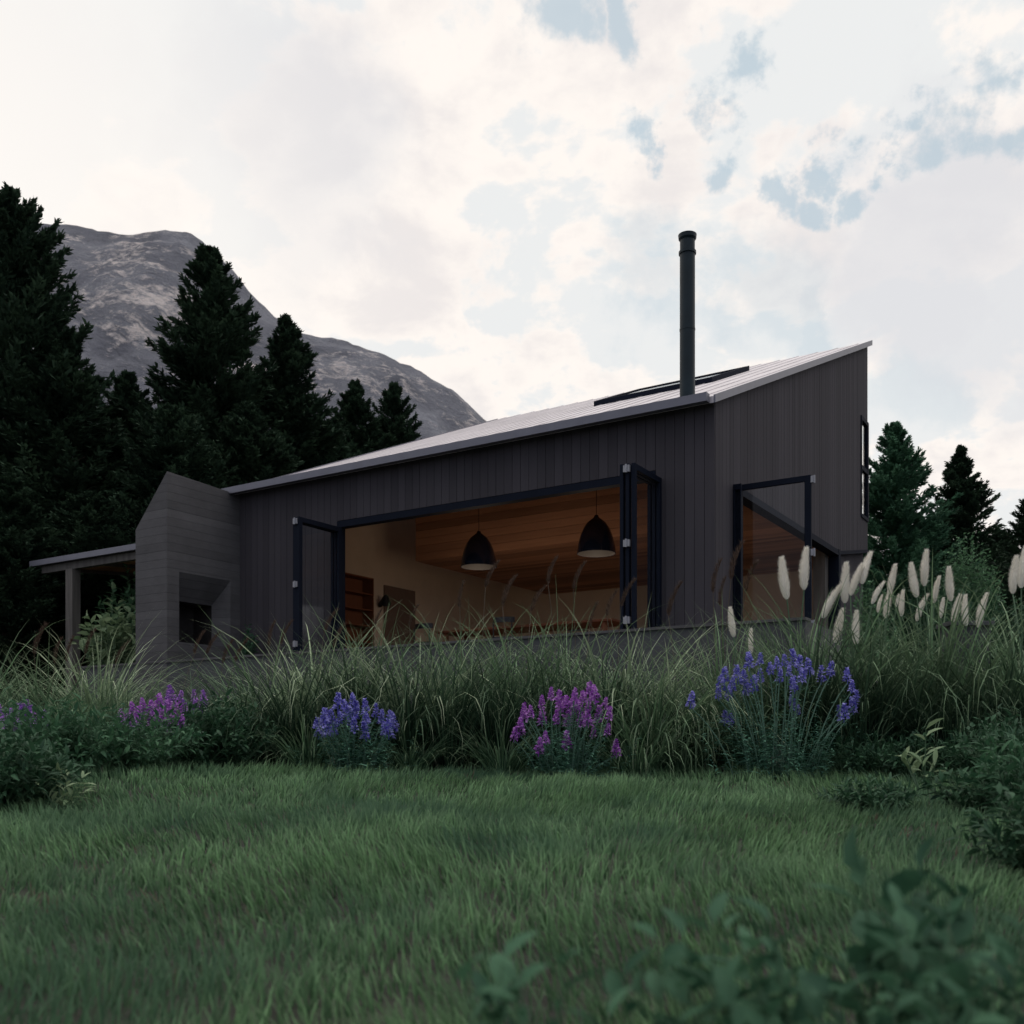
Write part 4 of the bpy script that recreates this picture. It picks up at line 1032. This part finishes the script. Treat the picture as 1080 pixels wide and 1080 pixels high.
def wnoise(scale, detail, rough, dist, off):
    mp = N(nt, 'ShaderNodeMapping'); mp.inputs['Location'].default_value = off; nt.links.new(cp, mp.inputs[0])
    return noise(nt, mp.outputs[0], scale, detail, rough, dist)
na = wnoise(3.2, 9, .55, .25, (3.1, 1.2, 0)); nb = wnoise(7.5, 9, .58, .2, (0, 4.2, 1)); nc = wnoise(1.6, 7, .55, .3, (7, 2, 3))
# direction warped a little so that the openings have ragged edges
wn_ = N(nt, 'ShaderNodeTexNoise'); nt.links.new(dirv, wn_.inputs['Vector']); wn_.inputs['Scale'].default_value = 9; wn_.inputs['Detail'].default_value = 7; wn_.inputs['Roughness'].default_value = .6
ws = N(nt, 'ShaderNodeVectorMath', operation='MULTIPLY_ADD'); nt.links.new(wn_.outputs['Color'], ws.inputs[0]); ws.inputs[1].default_value = (.22,)*3; nt.links.new(dirv, ws.inputs[2])
wd = N(nt, 'ShaderNodeVectorMath', operation='SUBTRACT'); nt.links.new(ws.outputs[0], wd.inputs[0]); wd.inputs[1].default_value = (.11,)*3
def blob(px_, py_, rad):
    v_ = Vector(((px_-540)/F, 1, (785-py_)/F)).normalized()
    d_ = N(nt, 'ShaderNodeVectorMath', operation='DISTANCE'); nt.links.new(wd.outputs[0], d_.inputs[0]); d_.inputs[1].default_value = v_
    mr = N(nt, 'ShaderNodeMapRange', interpolation_type='SMOOTHSTEP'); nt.links.new(d_.outputs['Value'], mr.inputs[0])
    mr.inputs[1].default_value = rad*.85; mr.inputs[2].default_value = rad*.35; mr.inputs[3].default_value = 0; mr.inputs[4].default_value = 1
    return mr.outputs[0]
def msum(lst):
    s_ = lst[0]
    for q_ in lst[1:]: s_ = math_(nt, 'MAXIMUM', s_, q_)
    return s_
holes = msum([blob(575, 30, .055), blob(648, 32, .038), blob(768, 75, .038), blob(775, 130, .035), blob(862, 190, .032), blob(915, 180, .032), blob(970, 155, .03), blob(1030, 120, .045), blob(1070, 95, .04), blob(650, 140, .03),
              math_(nt, 'MULTIPLY', blob(690, 290, .09), .55), math_(nt, 'MULTIPLY', blob(810, 320, .09), .5), math_(nt, 'MULTIPLY', blob(850, 355, .05), .6), math_(nt, 'MULTIPLY', blob(950, 420, .08), .35)])
grey = msum([math_(nt, 'MULTIPLY', blob(300, 130, .16), .75), math_(nt, 'MULTIPLY', blob(330, 240, .12), .5), math_(nt, 'MULTIPLY', blob(990, 260, .15), 1.0), math_(nt, 'MULTIPLY', blob(1070, 330, .15), .8), math_(nt, 'MULTIPLY', blob(60, 90, .12), .35)])
# puffs: lit tops and grey undersides
puff = N(nt, 'ShaderNodeMapRange', interpolation_type='SMOOTHSTEP'); nt.links.new(math_(nt, 'ADD', math_(nt, 'MULTIPLY', na, .65), math_(nt, 'MULTIPLY', nb, .35)), puff.inputs[0])
puff.inputs[1].default_value = .466; puff.inputs[2].default_value = .503
puf2 = N(nt, 'ShaderNodeMapRange', interpolation_type='SMOOTHSTEP'); nt.links.new(math_(nt, 'ADD', math_(nt, 'MULTIPLY', na, .4), math_(nt, 'MULTIPLY', nb, .6)), puf2.inputs[0]); puf2.inputs[1].default_value = .48; puf2.inputs[2].default_value = .62
S = 10.0
lit = (1.02*S, .955*S, .90*S); dim = (.85*S, .862*S, .862*S); gry = (.74*S, .745*S, .775*S); inn = (.86*S, .815*S, .80*S)
c = mixc(nt, puff.outputs[0], dim, mixc(nt, puf2.outputs[0], lit, inn))
c = mixc(nt, math_(nt, 'MULTIPLY', grey, .8), c, gry)
# brighter, warmer toward the hidden sun; cool and dull in the half of the sky behind the camera
sd = Vector((math.sin(SUN_AZ), math.cos(SUN_AZ), .30)).normalized()
dp = N(nt, 'ShaderNodeVectorMath', operation='DOT_PRODUCT'); nt.links.new(dirv, dp.inputs[0]); dp.inputs[1].default_value = sd
gl = N(nt, 'ShaderNodeMapRange', interpolation_type='SMOOTHSTEP'); nt.links.new(dp.outputs['Value'], gl.inputs[0]); gl.inputs[1].default_value = .84; gl.inputs[2].default_value = 1.0
c = mixc(nt, math_(nt, 'MULTIPLY', gl.outputs[0], .85), c, (1.04*S, .985*S, .93*S))
bk = N(nt, 'ShaderNodeMapRange', interpolation_type='SMOOTHSTEP'); nt.links.new(math_(nt, 'ADD', sep.outputs[1], math_(nt, 'MULTIPLY', sep.outputs[2], .9)), bk.inputs[0]); bk.inputs[1].default_value = .55; bk.inputs[2].default_value = -.05
bcol = mixc(nt, nc, (.34*S, .37*S, .46*S), (.60*S, .63*S, .74*S))
c = mixc(nt, bk.outputs[0], c, bcol)
# blue sky through the openings: the sky texture, veiled by thin bright cloud
blue = mixc(nt, .7, sky.outputs[0], (.62*S, .76*S, .84*S))
nh = N(nt, 'ShaderNodeMapRange', interpolation_type='SMOOTHSTEP'); nt.links.new(nc, nh.inputs[0]); nh.inputs[1].default_value = .58; nh.inputs[2].default_value = .72
off = math_(nt, 'MULTIPLY', nh.outputs[0], math_(nt, 'MAXIMUM', bk.outputs[0], 0))
hm = math_(nt, 'MAXIMUM', holes, off)
c = mixc(nt, math_(nt, 'MULTIPLY', hm, .78), c, blue)
zb_ = N(nt, 'ShaderNodeMapRange', interpolation_type='SMOOTHSTEP'); nt.links.new(sep.outputs[2], zb_.inputs[0])       # extra brightness added to the unseen overhead sky to light the lawn
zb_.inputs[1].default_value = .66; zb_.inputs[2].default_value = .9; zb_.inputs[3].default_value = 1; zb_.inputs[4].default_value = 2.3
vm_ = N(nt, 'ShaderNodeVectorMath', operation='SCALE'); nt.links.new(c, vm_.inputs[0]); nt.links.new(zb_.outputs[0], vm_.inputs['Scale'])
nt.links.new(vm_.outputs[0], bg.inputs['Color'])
sl_ = bpy.data.lights.new('sun', 'SUN'); sl_.energy = .9; sl_.angle = math.radians(11); sl_.color = (1, .86, .74)
so = bpy.data.objects.new('sun', sl_); C.objects.link(so)
so.rotation_euler = Vector((math.sin(SUN_AZ)*math.cos(SUN_EL), math.cos(SUN_AZ)*math.cos(SUN_EL), math.sin(SUN_EL))).to_track_quat('Z', 'Y').to_euler()

cam = bpy.data.cameras.new('camera'); co = bpy.data.objects.new('camera', cam); C.objects.link(co); sc.camera = co
co.location = (0, 0, EYE); co.rotation_euler = (math.pi/2, 0, 0)
cam.sensor_width = 36; cam.lens = 35.0; cam.shift_y = (785-540)/1080; cam.clip_start = .05; cam.clip_end = 6000
cam.dof.use_dof = True; cam.dof.focus_distance = 12; cam.dof.aperture_fstop = 2.9
vs = sc.view_settings; vs.view_transform = 'Standard'; vs.look = 'None'; vs.exposure = 0; vs.gamma = 1
sc.render.resolution_x = 1024; sc.render.resolution_y = 1024
